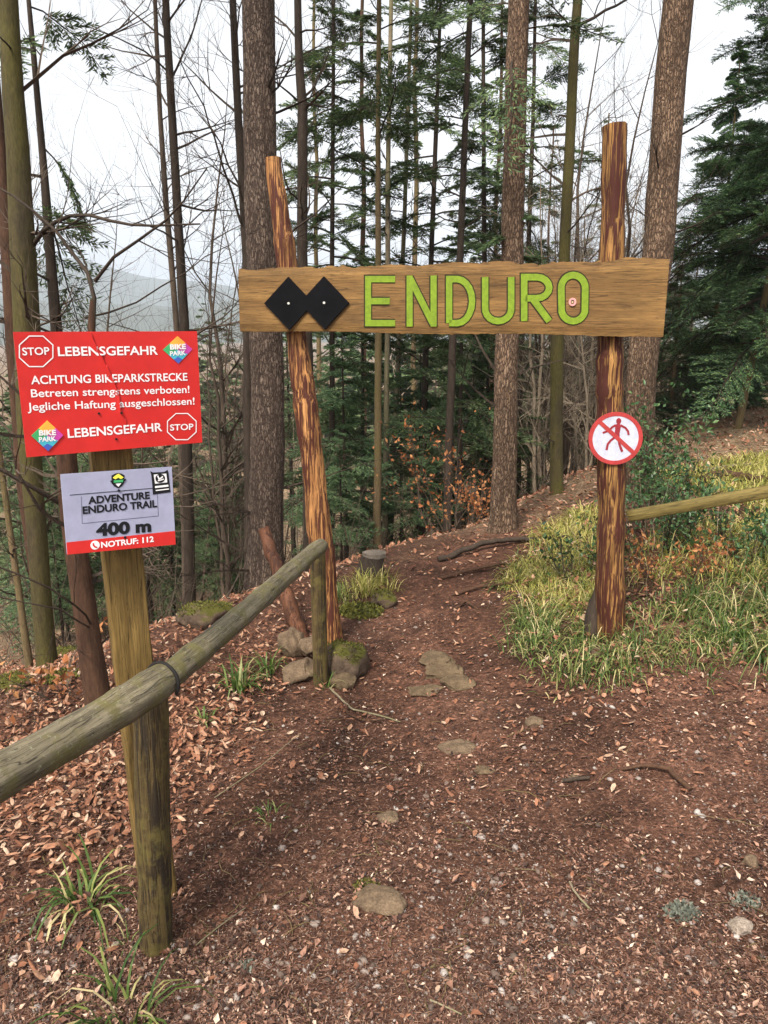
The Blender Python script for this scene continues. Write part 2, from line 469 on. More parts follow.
MAT = dict(
    soil=m_soil(),
    spruce=m_spruce(),
    spruce_red=m_spruce('reddish_spruce_bark', (.042, .025, .016), (.160, .098, .060), (.255, .170, .112)),
    dark_bark=m_smooth_bark('dark_bark', (.018, .012, .008), (.056, .039, .027)),
    brown_bark=m_smooth_bark('brown_bark', (.028, .013, .008), (.088, .044, .023)),
    green_bark=m_smooth_bark('green_bark', (.024, .018, .009), (.068, .050, .024), (.066, .056, .013), .48),
    pale_bark=m_smooth_bark('pale_bark', (.13, .10, .065), (.26, .21, .14), (.14, .13, .06), .55),
    tan_bark=m_smooth_bark('tan_bark', (.085, .058, .03), (.17, .115, .062), (.105, .08, .028), .52),
    twig=m_smooth_bark('twig_bark', (.040, .028, .020), (.105, .075, .052)),
    pale_twig=m_smooth_bark('pale_twig', (.17, .13, .088), (.34, .27, .19)),
    needle=m_island('needles', [(0, (.030, .054, .022)), (.5, (.068, .112, .044)), (.85, (.120, .175, .066)), (1, (.19, .24, .095))]),
    needle_blue=m_island('blue_needles', [(0, (.028, .060, .026)), (.5, (.078, .138, .058)), (1, (.18, .25, .11))]),
    needle_rich=m_island('rich_needles', [(0, (.022, .050, .024)), (.5, (.055, .112, .046)), (.85, (.115, .195, .072)), (1, (.19, .29, .10))]),
    leaf=m_island('fallen_leaves', [(0, (.085, .034, .018)), (.3, (.19, .076, .040)), (.6, (.30, .135, .074)), (.85, (.37, .21, .13)), (1, (.47, .34, .24))], nscale=60, transl=.1),
    orange_leaf=m_island('withered_leaves', [(0, (.16, .055, .02)), (.5, (.36, .13, .045)), (1, (.52, .25, .10))]),
    chip=m_island('bark_chips', [(0, (.020, .010, .007)), (.40, (.068, .031, .020)), (.68, (.150, .072, .047)), (.86, (.29, .155, .105)), (.955, (.42, .28, .20)), (1, (.56, .43, .33))], transl=0.0, nscale=90),
    needle_litter=m_island('dead_needles', [(0, (.035, .017, .012)), (.6, (.12, .055, .036)), (1, (.30, .18, .12))], transl=0.0),
    gravel=m_island('gravel_stone', [(0, (.06, .040, .030)), (.4, (.14, .098, .076)), (.7, (.215, .17, .145)), (.92, (.31, .27, .245)), (1, (.40, .35, .31))], transl=0.0, nscale=120),
    grass=m_island('grass_blade', [(0, (.028, .062, .012)), (.5, (.085, .132, .028)), (.75, (.19, .215, .058)), (.9, (.40, .34, .15)), (1, (.52, .42, .24))], rough=.55, transl=.3),
    grass_pale=m_island('pale_grass_blade', [(0, (.10, .12, .018)), (.4, (.26, .255, .050)), (.75, (.42, .37, .11)), (1, (.56, .45, .20))], rough=.55, transl=.3),
    grass_dark=m_island('dark_grass_blade', [(0, (.03, .07, .012)), (.5, (.075, .13, .025)), (.85, (.16, .21, .06)), (1, (.42, .36, .18))], rough=.5, transl=.3),
    holly=m_island('holly_leaf', [(0, (.014, .042, .012)), (.6, (.034, .080, .022)), (1, (.085, .14, .045))], rough=.42, spec=.35, transl=.05),
    moss=m_island('moss', [(0, (.04, .045, .009)), (.5, (.10, .10, .018)), (1, (.20, .18, .035))], transl=.2),
    rail=m_wood('weathered_rail', (.060, .048, .028), (.195, .165, .110), 'X', crack=.85, moss=(.105, .092, .032)),
    old_post=m_wood('old_fence_post', (.040, .026, .010), (.115, .077, .029), 'Z', crack=.85, streak=(.022, .015, .009), streakw=.56, sfreq=34, moss=(.10, .078, .022), specks=.15),
    sign_post=m_wood('treated_post', (.090, .054, .014), (.205, .130, .040), 'Z', crack=.7),
    gate_post=m_wood('debarked_post', (.25, .105, .033), (.46, .225, .080), 'Z', streak=(.060, .016, .009), streakw=.475, sfreq=64),
    gate_post_dark=m_wood('debarked_post_dark', (.19, .085, .024), (.38, .20, .062), 'Z', streak=(.050, .012, .007), streakw=.45, sfreq=64),
    cut_wood=m_wood('cut_wood', (.42, .30, .17), (.62, .48, .30), 'Z'),
    plank=m_wood('plank', (.120, .060, .018), (.215, .119, .037), 'X', ring=.7, crack=.7, knots=3.0),
    brace=m_wood('brace_wood', (.06, .025, .013), (.17, .068, .034), 'Z', streak=(.05, .02, .012), streakw=.55, sfreq=30),
    flat_rail=m_wood('flat_rail', (.078, .055, .015), (.175, .13, .038), 'X', crack=.7),
    groove=m_flat('groove', (.035, .028, .014), .9, .1),
    lime=m_flat('lime_paint', (.155, .235, .008), .6, .3, .22, 60),
    black=m_flat('black_plate', (.005, .005, .006), .85, .08, .3),
    metal=m_flat('screw_metal', (.6, .58, .5), .35, .6),
    sign_red=m_flat('red_panel', (.54, .022, .019), .45, .35, .10),
    ring_red=m_flat('red_ring', (.36, .034, .032), .55, .35, .22, 80),
    fig_red=m_flat('dark_red_figure', (.24, .018, .026), .6, .3, .25, 90),
    white=m_flat('white_print', (.74, .72, .72), .5, .35, .05),
    round_white=m_flat('white_panel', (.44, .45, .53), .55, .35, .14, 60),
    grey=m_flat('grey_panel', (.31, .315, .43), .5, .35, .10),
    ink=m_flat('black_print', (.010, .010, .012), .6, .2, .2),
    orange=m_flat('orange_print', (.80, .38, .05), .5), green=m_flat('green_print', (.05, .36, .12), .5),
    magenta=m_flat('magenta_print', (.50, .05, .32), .5), teal=m_flat('teal_print', (.06, .42, .52), .5), navy=m_flat('navy_print', (.05, .10, .42), .5),
    yellow=m_flat('yellow_print', (.78, .72, .08), .5), pink=m_flat('pink_ring', (.55, .25, .23), .6),
    rock=m_rock('rock', (.065, .044, .028), (.175, .120, .074)),
    slab=m_rock('sandstone', (.055, .037, .021), (.150, .104, .060)),
    mossrock=m_rock('mossy_rock', (.04, .027, .019), (.13, .088, .058), (.085, .080, .016)),
    stone=m_rock('light_stone', (.15, .115, .085), (.32, .26, .21)),
    lichen=m_island('lichen', [(0, (.05, .055, .042)), (1, (.19, .20, .155))], transl=.1),
    bolt_shadow=m_flat('bolt_and_shadow_black', (.015, .013, .012), .8, .2),  # black of the sign bolts, also the painted shadow at the rail joint
    hill=m_rock('far_forest', (.035, .045, .03), (.075, .08, .05)),
)

# ------------------------------------------------------------------ ground sheet, far hills
def build_ground():
    rr = [.25]
    while rr[-1] < 3500: rr.append(rr[-1] * (1.016 if rr[-1] < 9 else 1.05) + .004)
    rr = np.array(rr)
    a1 = np.radians(np.concatenate([np.linspace(-50, 50, 301), np.linspace(50, 310, 66)[1:-1]]))
    na, nr = len(a1), len(rr)
    A, Q = np.meshgrid(a1, rr)
    X, Y = np.sin(A) * Q, np.cos(A) * Q
    Z = hgt(X, Y)
    V = np.stack([X, Y, Z], -1).reshape(-1, 3)
    V = np.concatenate([V, [[0, 0, hz(0, 0)]]])
    i, j = np.meshgrid(np.arange(nr - 1), np.arange(na), indexing='ij')
    i, j = i.ravel(), j.ravel(); j2 = (j + 1) % na
    F = np.stack([i * na + j, (i + 1) * na + j, (i + 1) * na + j2, i * na + j2], 1)
    mb = MB(); mb.add(V, F[:, ::-1])
    k = np.arange(na)
    mb.F.append((np.stack([k, (k + 1) % na, np.full(na, nr * na)], 1)[:, ::-1], 0))
    return tag(mb.build('ground', MAT['soil'], smooth=True), kind='structure')

build_ground()

def build_hills(name, D, h0, a0, a1, seed):
    a = np.radians(np.linspace(a0, a1, 160)); g = np.linspace(0, 1, 14)
    mb = MB(); V = []
    ridge = h0 * (.75 + .22 * np.sin(a * 7 + seed) + .12 * np.sin(a * 17 + seed * 2) + .05 * np.sin(a * 41 + seed))
    ridge = ridge * np.interp(np.linspace(0, 1, 160), [0, .08, .92, 1], [.3, 1, 1, .3])
    for k, t in enumerate(g):
        rr = D + t * D * .4
        Z = -25 + (ridge + 25) * np.sin(t * np.pi / 2) + 6 * np.sin(a * 60 + k * 2.1) * (t > .05) * (1 - t)
        V.append(np.stack([np.sin(a) * rr, np.cos(a) * rr, Z], -1))
    V.append(V[-1] * np.array([1.5, 1.5, 0]) + np.array([0, 0, -30.]))
    V = np.concatenate(V); na = 160
    i, j = np.meshgrid(np.arange(len(g)), np.arange(na - 1), indexing='ij'); i, j = i.ravel(), j.ravel()
    mb.add(V, np.stack([i * na + j, i * na + j + 1, (i + 1) * na + j + 1, (i + 1) * na + j], 1))
    return tag(mb.build(name, MAT['hill'], smooth=True), kind='structure')

build_hills('hills', 900, 70, -60, 55, 1.3)
build_hills('hills', 1500, 150, -62, 60, 4.1)

# ------------------------------------------------------------------ foliage generators
def bough(L, ndroop=.35, spread=1.0, dens=1.0, strip=(.075, .011), rise=.15):
    """one conifer bough along +X from the origin: (twig segments, needle sprays)"""
    n = 7
    t = np.linspace(0, 1, n)
    wig = np.cumsum(rng.normal(0, .02, n))
    C = np.stack([t * L, wig * L, L * (rise * t - ndroop * t * t)], 1)
    seg0, seg1, r0, r1 = list(C[:-1]), list(C[1:]), list(.010 * L * (1 - t[:-1] * .8) + .002), list(.010 * L * (1 - t[1:] * .8) + .002)
    P, D, S = [], [], []
    m = max(5, int(L / .058 * dens))
    for k in range(m):
        for sd in (-1, 1):
            tt = .18 + .82 * (k + rng.random()) / m
            p = np.array([np.interp(tt, t, C[:, i]) for i in range(3)])
            ls = (.40 * L * (1.08 - tt) ** .8 + .05) * spread * rng.uniform(.55, 1.15)
            ang = R(rng.uniform(38, 62))
            d = norm(np.array([math.cos(ang), sd * math.sin(ang), rng.normal(-.12, .12)]))
            e = p + d * ls + np.array([0, 0, -.18 * ls * ls / max(L, .3)])
            seg0.append(p); seg1.append(e); r0.append(.0028); r1.append(.0012)
            q = max(2, int(ls / .024 * dens))
            u = (np.arange(q) + rng.random(q)) / q
            pp = p + np.outer(u, e - p)
            for s2 in (-1, 1):
                dd = norm(d + s2 * .75 * np.cross(d, [0, 0, 1.]) + rng.normal(0, .22, (q, 3)))
                P.append(pp); D.append(dd); S.append(np.cross(dd, [0, 0, 1.]) + rng.normal(0, .5, (q, 3)))
    return (np.array(seg0), np.array(seg1), np.array(r0), np.array(r1)), (np.concatenate(P), np.concatenate(D), np.concatenate(S))

_BP = {}
def bough_pool(key, n, *a, **k):
    if key not in _BP: _BP[key] = [bough(*a, **k) for _ in range(n)]
    return _BP[key]

def rotz(V, a):
    c, s = math.cos(a), math.sin(a)
    return np.stack([V[:, 0] * c - V[:, 1] * s, V[:, 0] * s + V[:, 1] * c, V[:, 2]], 1)

def roty(V, a):
    c, s = math.cos(a), math.sin(a)
    return np.stack([V[:, 0] * c + V[:, 2] * s, V[:, 1], -V[:, 0] * s + V[:, 2] * c], 1)

def put_bough(mbf, mbt, pool, base, az, scale, tilt, strip):
    (s0, s1, r0, r1), (P, D, S) = pool[int(rng.integers(len(pool)))]
    ro = rng.normal(0, .32); cr_, sr_ = math.cos(ro), math.sin(ro)
    f = lambda V: rotz(roty(np.stack([V[:, 0], V[:, 1] * cr_ - V[:, 2] * sr_, V[:, 1] * sr_ + V[:, 2] * cr_], 1), tilt), az)
    prisms(mbt, f(s0) * scale + base, f(s1) * scale + base, r0 * scale, r1 * scale)
    m = len(P)
    diamonds(mbf, f(P) * scale + base, f(D), f(S), strip[0] * .9 * rng.uniform(.6, 1.25, m), strip[1] * .62 * rng.uniform(.7, 1.3, m))

def fir_crown(spine, z0, z1, Lfun, per_m=9, strip=(.085, .013), key='fir', droop=.35, dens=1.0, gap=0.0, tilt=0.0):
    """spine(z)->xy of the trunk; boughs between z0 and z1, length Lfun(t)"""
    mbf, mbt = MB(), MB()
    pool = bough_pool(key, 6, 1.0, droop, 1.0, dens)
    n = int((z1 - z0) * per_m)
    az = rng.uniform(0, 6.28)
    for k in range(n):
        t = (k + rng.random()) / n
        z = z0 + t * (z1 - z0)
        az += 2.399 + rng.normal(0, .35)
        if rng.random() < gap: continue
        L = Lfun(t) * rng.uniform(.5, 1.25)
        if L < .06: continue
        x, y = spine(z)
        put_bough(mbf, mbt, pool, np.array([x, y, z]), az, L, tilt + rng.normal(0, .28) - .55 * max(0, t - .6), (strip[0] * (.6 + .4 * L), strip[1] * (.6 + .4 * L)))
    return mbf, mbt

def join(f, t, mat, root, base):
    f.V += t.V; f.F += [(F + f.n, 1) for F, m in t.F]; f.n += t.n
    return f.build('crown', [MAT[mat], MAT['dark_bark']], root, loc=base)

def grow(segs, p, d, L, r, lev, maxlev, up=.12, nseg=5, kink=.22, fork=(3, 5), leafs=None):
    p = np.array(p, float); d = norm(d)
    pts = [p]
    for k in range(nseg):
        d = norm(d + rng.normal(0, kink, 3) * .6 + np.array([0, 0, up * .3]))
        p = p + d * L / nseg
        pts.append(p)
        ra, rb = r * (1 - .8 * k / nseg), r * (1 - .8 * (k + 1) / nseg)
        segs.append((pts[-2], p, ra, rb))
    if leafs is not None and lev >= 1: leafs.append((pts[-1], d))
    if lev < maxlev:
        for _ in range(int(rng.integers(fork[0], fork[1] + 1))):
            k = int(rng.integers(1, nseg + 1))
            dd = norm(norm(pts[k] - pts[k - 1]) + rng.normal(0, .62, 3) + np.array([0, 0, .1]))
            grow(segs, pts[k], dd, L * rng.uniform(.4, .68), r * (1 - .75 * k / nseg) * .62 + .0005, lev + 1, maxlev, up, max(3, nseg - 1), kink, fork, leafs)

def add_segs(mb, segs):
    if not segs: return
    a = np.array([s[0] for s in segs]); b = np.array([s[1] for s in segs])
    prisms(mb, a, b, np.array([s[2] for s in segs]), np.array([s[3] for s in segs]))

# ------------------------------------------------------------------ trunks measured from the photograph
def trunk_line(pts, Y, top=4.0, flare=1.3, step=.22, tipw=.55):
    """pts (px,py,width px) from top to bottom in the plane Y; returns 3D points (bottom to top) and radii"""
    Ps, Rs = [], []
    for px, py, w in pts:
        P = at(px, py, Y); Ps.append(P); Rs.append(.5 * w * pxsize(P))
    Ps, Rs = Ps[::-1], Rs[::-1]
    d = norm(Ps[0] - Ps[1]) if len(Ps) > 1 else np.array([0, 0, -1.])
    g = hz(Ps[0][0], Y) - .12
    if Ps[0][2] > g:
        k = (Ps[0][2] - g) / max(.2, -d[2])
        Ps.insert(0, Ps[0] + d * k); Rs.insert(0, Rs[0] * 1.05)
    else:
        Ps[0] = np.array([Ps[0][0], Y, g])
    if top > 0:
        d = norm(Ps[-1] - Ps[-2]); d = norm(d + np.array([0, 0, .3]))
        Ps.append(Ps[-1] + d * top); Rs.append(Rs[-1] * tipw)
    A = np.concatenate([np.array(Ps), np.array(Rs)[:, None]], 1)
    A = resample(A, step)
    z0 = A[0, 2]
    hh = A[:, 2] - z0
    A[:, 3] *= 1 + (flare - 1) * np.exp(-hh / .22)
    w = np.cumsum(rng.normal(0, 1, (len(A), 2)), axis=0)
    w -= np.linspace(0, 1, len(A))[:, None] * w[-1]
    A[:, :2] += w * A[:, 3:4] * .05
    return A[:, :3], A[:, 3]

def tree(name, label, cat, pts, Y, bark, top=4.0, group=None, flare=1.3, n=14, jit=.035, tipw=.55, twigs=None, crown=None, limb=None, tw_mat='twig', step=.22):
    P, rad = trunk_line(pts, Y, top, flare, step=step, tipw=tipw)
    base = np.array([P[0][0], P[0][1], P[0][2] + .1])
    root = thing(name, label, cat, base, group)
    mb = MB(); tube(mb, P, rad, n, True, jit)
    part = lambda m, nm, mat, sm=False: m.build(nm, mat, root, sm, loc=base)
    part(mb, 'trunk', MAT[bark], True)
    spine = lambda z: (np.interp(z, P[:, 2], P[:, 0]), np.interp(z, P[:, 2], P[:, 1]))
    if twigs:
        segs = []
        for (z0, z1, cnt, L, lev) in twigs:
            for _ in range(cnt):
                z = rng.uniform(z0, z1); x, y = spine(z); r = float(np.interp(z, P[:, 2], rad))
                a = rng.uniform(0, 6.28)
                grow(segs, (x, y, z), (math.cos(a), math.sin(a), rng.uniform(.0, .7)), L * rng.uniform(.5, 1.2), min(r * .35, .006 + .010 * L), 0, lev)
        xt = MB(); add_segs(xt, segs)
        if xt.n and not crown: part(xt, 'crown', MAT[tw_mat])
    if limb:
        for pl, w in limb:
            A = resample(np.array([[*at(px, py, Y + dy), 0] for px, py, dy in pl])[:, :3], .12)
            A[1:-1] += rng.normal(0, .006, (len(A) - 2, 3))
            ws = np.linspace(w[0] * .78, w[1] * .75, len(A)) * pxsize(A[0]) * .5
            m = MB(); tube(m, A, ws, 7, True, .05)
            segs = []
            for k in range(2, len(A), 2):
                if rng.random() < .85:
                    d = norm(A[k] - A[k - 1]) + rng.normal(0, .7, 3) + np.array([0, 0, .25])
                    grow(segs, A[k], d, rng.uniform(.25, .7), ws[k] * .45 + .0008, 0, 2)
            add_segs(m, segs)
            part(m, 'branch', MAT['dark_bark'], True)
    if crown:
        mf, mt = MB(), MB()
        for c in crown:
            c = dict(c); mat = c.pop('mat', 'needle')
            f, t = fir_crown(spine, **c)
            if f.n: mf.V += f.V; mf.F += [(F + mf.n, m) for F, m in f.F]; mf.n += f.n
            if t.n: mt.V += t.V; mt.F += [(F + mt.n, m) for F, m in t.F]; mt.n += t.n
        if twigs and xt.n: mt.V += xt.V; mt.F += [(F + mt.n, m) for F, m in xt.F]; mt.n += xt.n
        if mf.n:
            join(mf, mt, mat, root, base)
    return root, P, rad

def zpx(py, Y, px=384):
    return float(at(px, py, Y)[2])

hi = dict(per_m=5, strip=(.10, .02), key='fir')   # crown boughs above the picture

tree('spruce_tree', 'thick straight scaly spruce trunk rising behind the left gate post', 'tree',
     [(259, -20, 32), (263, 260, 32), (265, 400, 33), (265, 560, 35)], 6.0, 'spruce', 7, n=20,
     crown=[dict(z0=6.2, z1=10.5, Lfun=lambda t: 1.5 * (1.1 - t), **hi)],
     twigs=[(-.5, 1.0, 6, .8, 2), (1.5, 3.5, 5, .7, 2)])
tree('spruce_tree', 'straight brown spruce trunk standing right behind the painted letter R', 'tree',
     [(518.5, -20, 21), (512, 260, 22), (507.5, 335, 23), (503, 480, 24), (502, 537, 26)], 6.1, 'spruce_red', 7, n=18,
     crown=[dict(z0=5.8, z1=10, Lfun=lambda t: 1.3 * (1.1 - t), **hi),
            dict(z0=zpx(60, 6.1), z1=zpx(-60, 6.1), Lfun=lambda t: .85, per_m=7, strip=(.06, .010), key='fir', droop=.45),
            dict(z0=zpx(260, 6.1), z1=zpx(215, 6.1), Lfun=lambda t: .3, per_m=10, strip=(.06, .010), key='fir')],
     twigs=[(zpx(430, 6.1), zpx(350, 6.1), 3, .7, 1)])
tree('spruce_tree', 'thick leaning spruce trunk directly behind the right gate post with the round sign', 'tree',
     [(675, -20, 29), (652, 260, 30), (643.5, 335, 29), (637.5, 490, 28)], 6.3, 'spruce_red', 7, n=18,
     crown=[dict(z0=6.0, z1=10, Lfun=lambda t: 1.4 * (1.1 - t), **hi)],
     twigs=[(zpx(300, 6.3), zpx(100, 6.3), 5, .5, 1)])
tree('slim_tree', 'slender smooth olive brown trunk in the gap between beam letters and round sign', 'tree',
     [(579, -20, 9), (574, 30, 9.5), (564, 260, 11), (557, 340, 13), (555.5, 525, 12)], 7.0, 'green_bark', 5,
     limb=[([(574, 27, 0), (590, 20, .1), (610, 8, .2), (640, -8, .3)], (5, 2.5)), ([(573, 30, 0), (560, 15, -.1), (545, 0, -.2)], (2.5, 1.5)),
           ([(565, 235, 0), (580, 218, -.2), (600, 190, -.3), (606, 178, -.3)], (2.5, 1.2))],
     twigs=[(2.2, 4.2, 6, .8, 2), (5, 8, 10, 1.2, 2), (0, 1.2, 3, .5, 1)])
tree('dark_tree', 'dark forked trunk close beside the tip of the left gate post', 'tree',
     [(297, -20, 7), (298, 60, 8), (302, 105, 10), (301, 262, 10.5), (306, 350, 12), (308, 470, 13)], 7.0, 'dark_bark', 4,
     limb=[([(303, 98, 0), (312, 88, .1), (322, 70, .2), (330, 50, .2)], (3.5, 1.5)), ([(297, 100, 0), (288, 92, -.1), (277, 82, -.1), (262, 72, -.2)], (3, 1.2)),
           ([(299, 200, 0), (290, 192, -.1), (284, 178, -.2), (280, 150, -.2)], (3, 1.2))],
     twigs=[(2, 4, 6, .7, 2), (5, 8, 10, 1.1, 2)])
tree('dark_tree', 'thin dark trunk grazing the left flank of the thick scaly spruce', 'tree',
     [(233, -20, 7), (240, 120, 8), (248, 262, 9), (249, 400, 9), (249, 560, 10)], 7.5, 'dark_bark', 4,
     limb=[([(247, 235, 0), (236, 210, -.1), (222, 160, -.3), (200, 100, -.5), (180, 60, -.6)], (3.5, 1.2))],
     twigs=[(1.5, 4.2, 12, .9, 2), (5, 8, 8, 1.1, 2)])
tree('beech_tree', 'mossy green trunk at the far left edge above the red warning sign', 'tree',
     [(7, -20, 19), (12, 60, 20), (21, 220, 24), (27, 320, 26), (34, 497, 20), (47, 645, 18)], 4.2, 'green_bark', 4, n=16,
     limb=[([(33, 245, 0), (45, 228, -.1), (65, 216, -.2), (78, 213, -.25), (100, 222, -.3), (150, 226, -.4), (200, 224, -.5)], (6, 2)),
           ([(12, 50, 0), (5, 40, -.2), (-20, 30, -.4)], (3, 1.5))],
     twigs=[(1.6, 3.2, 5, .7, 2), (3.5, 7, 14, 1.3, 2)])
tree('beech_tree', 'reddish brown bent beech stem rooted in the leaves behind the trail sign', 'tree',
     [(93, 300, 6), (92, 345, 8), (76, 420, 17), (63, 465, 20), (80, 575, 22), (96, 690, 23)], 3.3, 'brown_bark', 0, n=14, flare=1.25,
     limb=[([(93, 330, 0), (94.5, 300, 0), (95, 279, 0), (80, 262, .05), (60, 235, .1), (30, 205, .15), (-10, 183, .2)], (6, 2.4)),
           ([(95, 281, 0), (115, 258, -.05), (135, 240, -.1), (160, 222, -.15), (185, 205, -.2), (207, 168, -.25)], (5, 1.6)),
           ([(64, 505, 0), (35, 490, -.1), (0, 469, -.2), (-30, 455, -.2)], (7, 4)),
           ([(93, 628, 0), (75, 604, -.2), (40, 580, -.3), (-20, 560, -.4)], (3, 2)),
           ([(98, 632, 0), (60, 612, -.2), (0, 597, -.3), (-30, 590, -.3)], (2.4, 1.5)),
           ([(92, 585, 0), (100, 575, .1), (106, 560, .2)], (5, 2)),
           ([(100, 645, 0), (110, 640, .1), (114, 632, .1)], (3.5, 2)),
           ([(85, 318, 0), (110, 312, .1), (150, 300, .15), (190, 268, .2), (230, 245, .3)], (3, 1.2))],
     twigs=[(.2, 1.5, 14, .6, 2)])
tree('dark_tree', 'nearly black trunk half out of the left picture edge beside the mossy beech', 'tree',
     [(-8, 60, 11), (2, 180, 13), (12, 330, 15), (22, 480, 15), (46, 650, 13)], 4.9, 'brown_bark', 3,
     twigs=[(1, 3, 6, .7, 2), (4, 7, 8, 1, 2)])
tree('leaning_sapling', 'thin mossy leaning stem at the left edge below the red sign', 'tree',
     [(3, 480, 6), (14, 560, 6.5), (28, 655, 7)], 4.6, 'tan_bark', 2.4, twigs=[(.2, 2.2, 8, .5, 2)], tipw=.35)
tree('fir_tree', 'thin dark fir with sparse ragged boughs between mossy beech and red sign', 'tree',
     [(27, -20, 4), (42, 150, 7), (56, 320, 11), (70, 470, 12)], 6.2, 'dark_bark', 4,
     crown=[dict(z0=zpx(230, 6.2), z1=zpx(-40, 6.2), Lfun=lambda t: .95, per_m=6, strip=(.07, .011), key='droopy', droop=.5, gap=.2),
            dict(z0=5, z1=8, Lfun=lambda t: 1.1 * (1.1 - t), **hi)],
     twigs=[(.2, 2.4, 12, .8, 2)])
tree('dark_tree', 'paler left stem of the close pair above the right part of the red sign', 'tree',
     [(154, -20, 4), (160, 120, 5), (167, 217, 6), (176, 320, 6), (186, 600, 7)], 8.0, 'twig', 4, twigs=[(.5, 4.5, 12, .9, 2), (5, 8, 8, 1, 2)])
tree('dark_tree', 'blackish right stem of the close pair above the right part of the red sign', 'tree',
     [(164, -20, 7), (170, 100, 8), (173, 150, 8.5), (178, 230, 9), (184, 330, 10), (190, 600, 11)], 7.8, 'dark_bark', 4,
     limb=[([(171, 80, 0), (185, 50, .1), (197, 20, .2), (205, -10, .3)], (3, 1.5)), ([(168, 72, 0), (150, 55, -.1), (120, 38, -.3), (85, 25, -.4)], (2.5, 1.2)),
           ([(178, 230, 0), (200, 215, 0), (225, 200, 0), (240, 195, 0)], (2, 1))],
     twigs=[(.5, 4.5, 14, .9, 2), (5, 8, 8, 1, 2)])

# firs and thin stems in the middle
tree('fir_tree', 'airy young fir with very thin dark stem right of the forked trunk', 'tree',
     [(333, -10, 3.5), (332, 150, 4), (331, 300, 5), (331, 560, 6.5)], 10.5, 'dark_bark', 1.5, tipw=.3,
     crown=[dict(z0=zpx(265, 10.5), z1=zpx(-70, 10.5), Lfun=lambda t: 1.15 - .5 * t, per_m=13, strip=(.085, .012), key='fir', gap=.1),
            dict(z0=zpx(540, 10.5), z1=zpx(265, 10.5), Lfun=lambda t: .8, per_m=7, strip=(.085, .012), key='droopy', gap=.2)])
tree('slim_tree', 'straight mossy tan stem rising from beside the sawn stump', 'tree',
     [(379, -20, 4.5), (378, 150, 5), (378, 320, 6.5), (377, 555, 8)], 9.0, 'tan_bark', 4,
     twigs=[(3, 5, 8, .7, 1)], crown=[dict(z0=zpx(150, 9), z1=zpx(-60, 9), Lfun=lambda t: .8, per_m=6, strip=(.08, .012), key='fir')])
tree('slim_tree', 'pale bare stem close behind the mossy tan stem near the stump', 'tree',
     [(392, -20, 4), (388, 180, 5), (387, 320, 5), (385, 545, 6)], 10.5, 'pale_bark', 3, twigs=[(2, 5.5, 10, .7, 1)])
tree('slim_tree', 'faint greenish bare stem above the painted letter N', 'tree',
     [(412, -20, 3), (408, 120, 4), (403, 262, 4.5), (396, 420, 5)], 11.5, 'pale_bark', 3, twigs=[(2, 6, 14, .8, 2)], tw_mat='twig')
tree('fir_tree', 'fir with dark thin stem and tufted boughs above the painted letter D', 'tree',
     [(441, -20, 3), (436, 130, 4.5), (431, 262, 5), (426, 330, 6), (423, 455, 6.5), (421, 555, 7)], 11.0, 'dark_bark', 2, tipw=.3,
     crown=[dict(z0=zpx(262, 11), z1=zpx(-40, 11), Lfun=lambda t: 1.2 - .4 * t, per_m=10, strip=(.09, .013), key='fir', gap=.12),
            dict(z0=zpx(560, 11), z1=zpx(262, 11), Lfun=lambda t: 1.0, per_m=8, strip=(.09, .013), key='droopy', gap=.1)])
tree('slim_tree', 'dark straight stem with side twigs above the painted letter U', 'tree',
     [(471, -20, 5.5), (466, 110, 6), (460, 262, 7), (453, 330, 7.5), (449, 450, 8), (447, 550, 8.5)], 8.8, 'dark_bark', 4,
     limb=[([(466, 60, 0), (485, 45, -.1), (505, 30, -.2)], (2.5, 1.2)), ([(458, 235, 0), (470, 222, -.1), (488, 212, -.2)], (2.5, 1.2))],
     twigs=[(2, 5, 8, .6, 1)], crown=[dict(z0=zpx(140, 8.8), z1=zpx(-60, 8.8), Lfun=lambda t: .75, per_m=5, strip=(.08, .012), key='fir')])
tree('fir_tree', 'feathery fir tucked in just left of the brown spruce above letter R', 'tree',
     [(483, -20, 3.5), (484, 150, 4.5), (485, 262, 5), (482, 330, 6), (480, 540, 7)], 12.5, 'dark_bark', 2, tipw=.3,
     crown=[dict(z0=zpx(540, 12.5), z1=zpx(-40, 12.5), Lfun=lambda t: 1.25 - .4 * t, per_m=10, strip=(.10, .014), key='fir', gap=.12)])
tree('fir_tree', 'slender fir filling the gap between brown spruce and slim olive trunk', 'tree',
     [(536, -20, 3), (533, 130, 4), (528, 262, 5), (520, 350, 6), (517, 520, 6.5)], 12.0, 'dark_bark', 2, tipw=.3,
     crown=[dict(z0=zpx(275, 12), z1=zpx(-40, 12), Lfun=lambda t: 1.0 - .3 * t, per_m=9, strip=(.09, .013), key='fir', gap=.15)])

# dense firs on the right
def dense_fir(label, px, pyb, Y, H, Lmax, z0, w=7, mat='needle_rich', per=21, key='dense', lean=0):
    b = at(px, pyb, Y); g = hz(b[0], Y)
    r = .5 * w * pxsize(b)
    zs = np.linspace(g - .1, g + H, 14)
    P = np.stack([b[0] + lean * (zs - g) / H, np.full(14, Y), zs], 1)
    rad = r * np.linspace(1.1, .12, 14)
    base = np.array([b[0], Y, g])
    root = thing('fir_tree', label, 'tree', base)
    mb = MB(); tube(mb, P, rad, 10, True, .03); mb.build('trunk', MAT['tan_bark'], root, True, loc=base)
    spine = lambda z: (np.interp(z, zs, P[:, 0]), Y)
    f, t = fir_crown(spine, g + z0, g + H, lambda t: Lmax * (1.03 - t) ** .75 * (1 if t > .12 else .8), per_m=per, strip=(.055, .0082), key=key, droop=.42, dens=1.75)
    join(f, t, mat, root, base)
    return root

